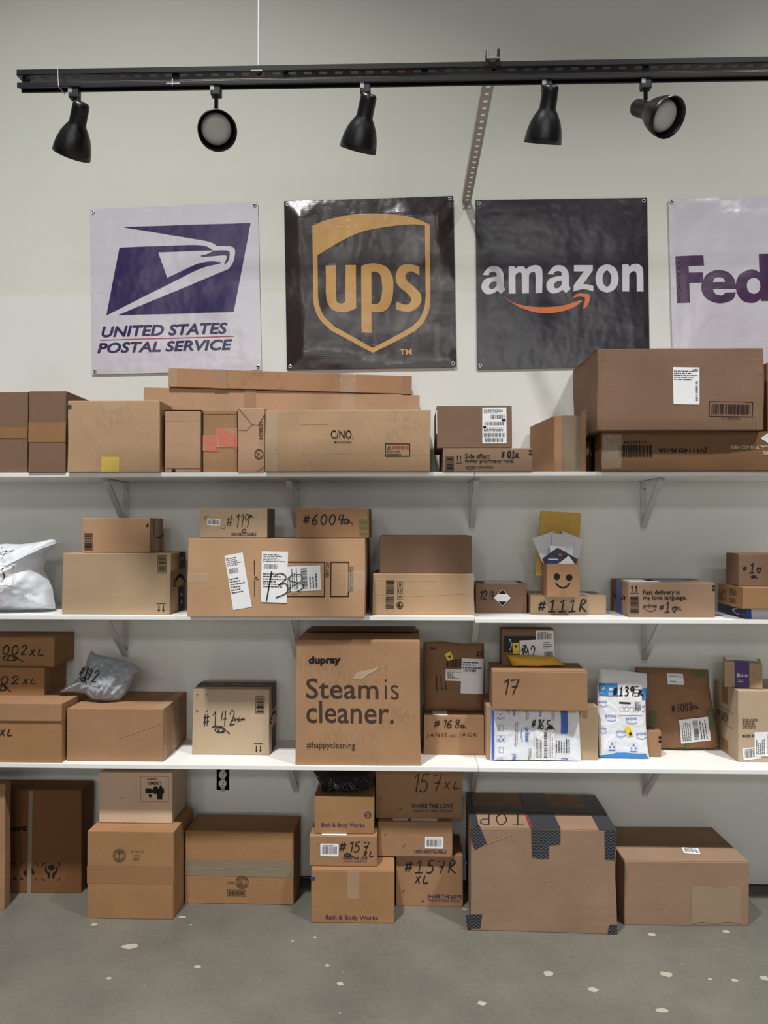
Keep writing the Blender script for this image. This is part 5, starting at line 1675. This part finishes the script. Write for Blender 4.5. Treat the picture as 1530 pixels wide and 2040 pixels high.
f.ring((0.468,0.218,0.588,0.395), .08)
f.ring((0.486,0.245,0.569,0.367), .1)
f.fine((0.5,0.265,0.56,0.34), 4, GREYINK)
f.text('FNG1', (0.389,0.279,0.454,0.313), GREYINK, bold=.02, rot=180)
f.bars((0.403,0.129,0.551,0.177), 26, INK, seed=7, frame=(.004, .0016))
# the group of same-maker cartons
b = Box('carton at the bottom of the front stack with a shop name along its lower edge', (-0.2169,-0.3833,0.0,0.3318,0.2069,0.3,0.0), K['orange'], wob=.003, group=G4)
f = b.front
f.text('Bath & Body Works', (0.182,0.048,0.806,0.154), NAVY, bold=.0)
bl = mat('blue_mark', (44, 58, 120), .5)
f.rect('blue_mark', bl, (-0.006,0.808,0.048,0.875), .0014)
f.rect('clear_tape', CLEAR, (0.442,0.471,0.582,1.0), .0014)
b.top.rect('clear_tape', CLEAR, (.42, 0, .6, .4), .0014)
b.flaps(b.top, .5)
b2 = Box('low carton with a bar code sticker, middle of the front stack', (-0.2578,-0.3511,0.2104,0.2748,0.1209,0.25,0.0), K['kraft'], group=G4)
f = b2.front
f.label((0.163,0.333,0.437,0.75), kind=1, seed=101)
f.hand('#157', (0.452,0.483,0.889,0.833), .0038)
f.hand('XL', (0.8,0.333,0.948,0.517), .0032)
f.hand('q', (0.519,0.317,0.659,0.45), .0028)
f.text('SHARE THE LOVE', (0.504,0.233,0.859,0.333), NAVY, bold=.018)
f.text('recycle or reuse this box', (0.511,0.133,0.852,0.217), NAVY, shear=.3)
f.corners((0.111,0.167,0.622,0.75), which='n', l=.12)
b2.top.rect('shipping_label', LAB, (.18, .02, .55, .5), .0012)
b3 = Box('small carton with a round stamp and a shop name, topmost of the front stack', (-0.2555,-0.3292,0.3323,0.2438,0.151,0.26,1.0), K['orange'], wob=.003, group=G4)
f = b3.front
f.text('Bath & Body Works', (0.126,0.162,0.84,0.297), NAVY, bold=.0)
f.ring((0.84,0.432,0.95,0.608), .12, NAVY)
f.lines([[(0, .2), (1, .8)]], (0.857,0.486,0.933,0.554), .002, NAVY, name='printed_stamp', fit=False)
b3.top.rect('clear_tape', CLEAR, (.35, 0, .62, .3), .0014)
b = Box('carton with a love slogan, at the bottom of the rear stack', (0.0943,-0.2385,0.0,0.2784,0.213,0.228,0.0), K['kraft'], group=G4)
f = b.front
f.hand(['#', '1b', '5', '7', 'R'], (0.135,0.65,0.887,0.9), .0042)
f.hand('XL', (0.293,0.45,0.481,0.6), .0038)
f.text('SHARE THE LOVE', (0.474,0.17,0.977,0.24), NAVY, bold=.018)
f.text('recycle or reuse this box', (0.481,0.09,0.962,0.16), NAVY, shear=.3)
f.rect('blue_mark', bl, (1.008,0.82,1.06,0.88), .0014)
f.corners((0.105,0.09,0.414,0.31), which='ns', l=.2)
b = Box('low carton saying recyclable beside a bar code sticker, middle of the rear stack', (0.0345,-0.2602,0.214,0.3084,0.1448,0.24,0.0), K['kraft'], group=G4)
f = b.front
f.label((0.635,0.243,0.878,0.571), kind=1, seed=103)
f.text('100% RECYCLABLE', (0.493,0.114,0.919,0.2), NAVY, bold=.018)
f.corners((0.088,0.286,0.358,0.643), which='ns', l=.2)
b.top.rect('shipping_label', LAB, (.2, .02, .4, .3), .0012)
b.top.rect('shipping_label', LAB, (.45, .02, .8, .3), .0012)
b = Box('carton with tall thin marker writing, topmost of the rear stack under the shelf', (0.0517,-0.2289,0.3598,0.3663,0.2051,0.2249,0.0), K['kraft'], group=G4)
f = b.front
f.hand('157', (0.448,0.541,0.759,0.918), .0034)
f.hand('XL', (0.782,0.612,0.966,0.765), .003)
f.text('SHARE THE LOVE', (0.414,0.214,0.891,0.306), NAVY, bold=.018)
f.text('recycle or reuse this box', (0.425,0.112,0.885,0.204), NAVY, shear=.3)
f.corners((0.057,0.173,0.293,0.418), which='ns', l=.2)
blackbag = mat('black_polythene', (22, 22, 25), .25, .5, bump=.6, bscale=30)
Pouch('black_bag', 'shiny black plastic bag on top of the front stack', ((-0.265,-0.24,0.4842),((-0.0937,0.0),(-0.1065,0.0376),(-0.1277,0.0772),(-0.0727,0.0882),(0.0328,0.0891),(0.1277,0.09),(0.1277,0.0503),(0.1214,0.0168),(0.0329,0.0033),(-0.0409,0.0005))), .09, blackbag, 'bag', wr=.016, wf=16, pw=2.5, group=None, rough=1.6)

# the taped carton
b = Box('largest floor carton patched with black chevron tape', (0.5333,-0.4342,0.0,0.5636,0.4004,0.4,-1.5), K['grey'], wob=.006, group=G4)
def chevron():
    m = bpy.data.materials.new('chevron_tape')
    m.use_nodes = True
    nt = m.node_tree
    N, L = nt.nodes.new, nt.links.new
    bs = nt.nodes['Principled BSDF']
    bs.inputs['Roughness'].default_value = .35
    tc = N('ShaderNodeTexCoord')
    sp = N('ShaderNodeSeparateXYZ')
    L(tc.outputs['Object'], sp.inputs[0])
    def math_(op, a, bb):
        n = N('ShaderNodeMath')
        n.operation = op
        for i, q in enumerate((a, bb)):
            if isinstance(q, (int, float)):
                n.inputs[i].default_value = q
            elif q is not None:
                L(q, n.inputs[i])
        return n.outputs[0]
    zz = math_('PINGPONG', sp.outputs['X'], .009)
    ad = math_('ADD', math_('ADD', sp.outputs['Z'], sp.outputs['Y']), zz)
    fr = math_('PINGPONG', ad, .006)
    g = math_('GREATER_THAN', fr, .0040)
    mx = N('ShaderNodeMix')
    mx.data_type = 'RGBA'
    L(g, mx.inputs[0])
    mx.inputs[6].default_value = RGB(28, 30, 36)
    mx.inputs[7].default_value = RGB(84, 88, 96)
    L(mx.outputs[2], bs.inputs['Base Color'])
    return m
CH = chevron()
f = b.front
f.poly('chevron_tape', CH, [[(0, 1), (1, 1), (1, .5), (.62, .46), (.6, .02), (.3, 0), (.02, .06)]], (0.421,0.719,0.617,1.0), .0016, smooth=False)
f.poly('chevron_tape', CH, [[(0, 1), (1, 1), (.9, 0), (.1, .02)]], (0.917,0.719,1.0,1.0), .0016, smooth=False)
f.poly('chevron_tape', CH, [[(0, .9), (.55, 1), (1, .25), (.3, 0), (.05, .5)]], (-0.01,0.781,0.107,1.029), .0016, smooth=False)
f.poly('chevron_tape', CH, [[(0, 0), (.9, .02), (.95, .5), (1, 1), (.3, .95), (-.1, .9)]], (-0.024,0.024,0.076,0.167), .0016, smooth=False)
f.poly('chevron_tape', CH, [[(0, 0), (1, 0), (1, 1), (.2, 1), (.02, .5)]], (0.938,-0.014,1.0,0.095), .0016, smooth=False)
b.flaps(b.top, .5)
t = b.top
t.rect('chevron_tape', CH, (.43, 0, .62, 1), .001)
t.rect('chevron_tape', CH, (.88, 0, 1, 1), .001)
t.rect('chevron_tape', CH, (0, 0, .05, 1), .001)
t.rect('chevron_tape', CH, (0, .42, 1, .58), .0018)
t.rect('red_tape', mat('thin_red_tape', (132, 46, 56), .5), (.412, 0, .428, 1), .0016)
t.hand('TOP', (.07, .06, .38, .36), .004, rot=180)
f.lines([[(.0, .78), (.3, .95)], [(.5, .5), (.56, .52)]], (0, 0, 1, 1), .0022, K['pink'], name='crease', fit=False)
b = Box('plain wide floor carton with a small white sticker on its lid', (1.1124,-0.3633,0.0,0.4929,0.2507,0.3551,1.0), K['grey'], wob=.004, group=G4)
b.flaps(b.top, .5)
b.top.label((.55, .2, .68, .36), kind=1, seed=111, ang=-12)
b.front.rect('tape_residue', mat('tape_residue', (150, 130, 108), .4, .4), (0.54,0.04,0.935,0.619), .001, ragged=.006)

cab = root('power_cable', (-0.487,-0.012,0.0119), 'thin black cable running along the foot of the wall', 'cable')
p = MB()
for i in range(16):
    a, b_ = Vector((i * .03, 0, .004 * sin(i * .5))), Vector((i * .03 + .03, 0, .004 * sin(i * .5 + .5)))
    p.lathe([(.003, 0), (.003, (b_ - a).length)], b_ - a, a, 8)
p.build('cord', sat, cab, True)
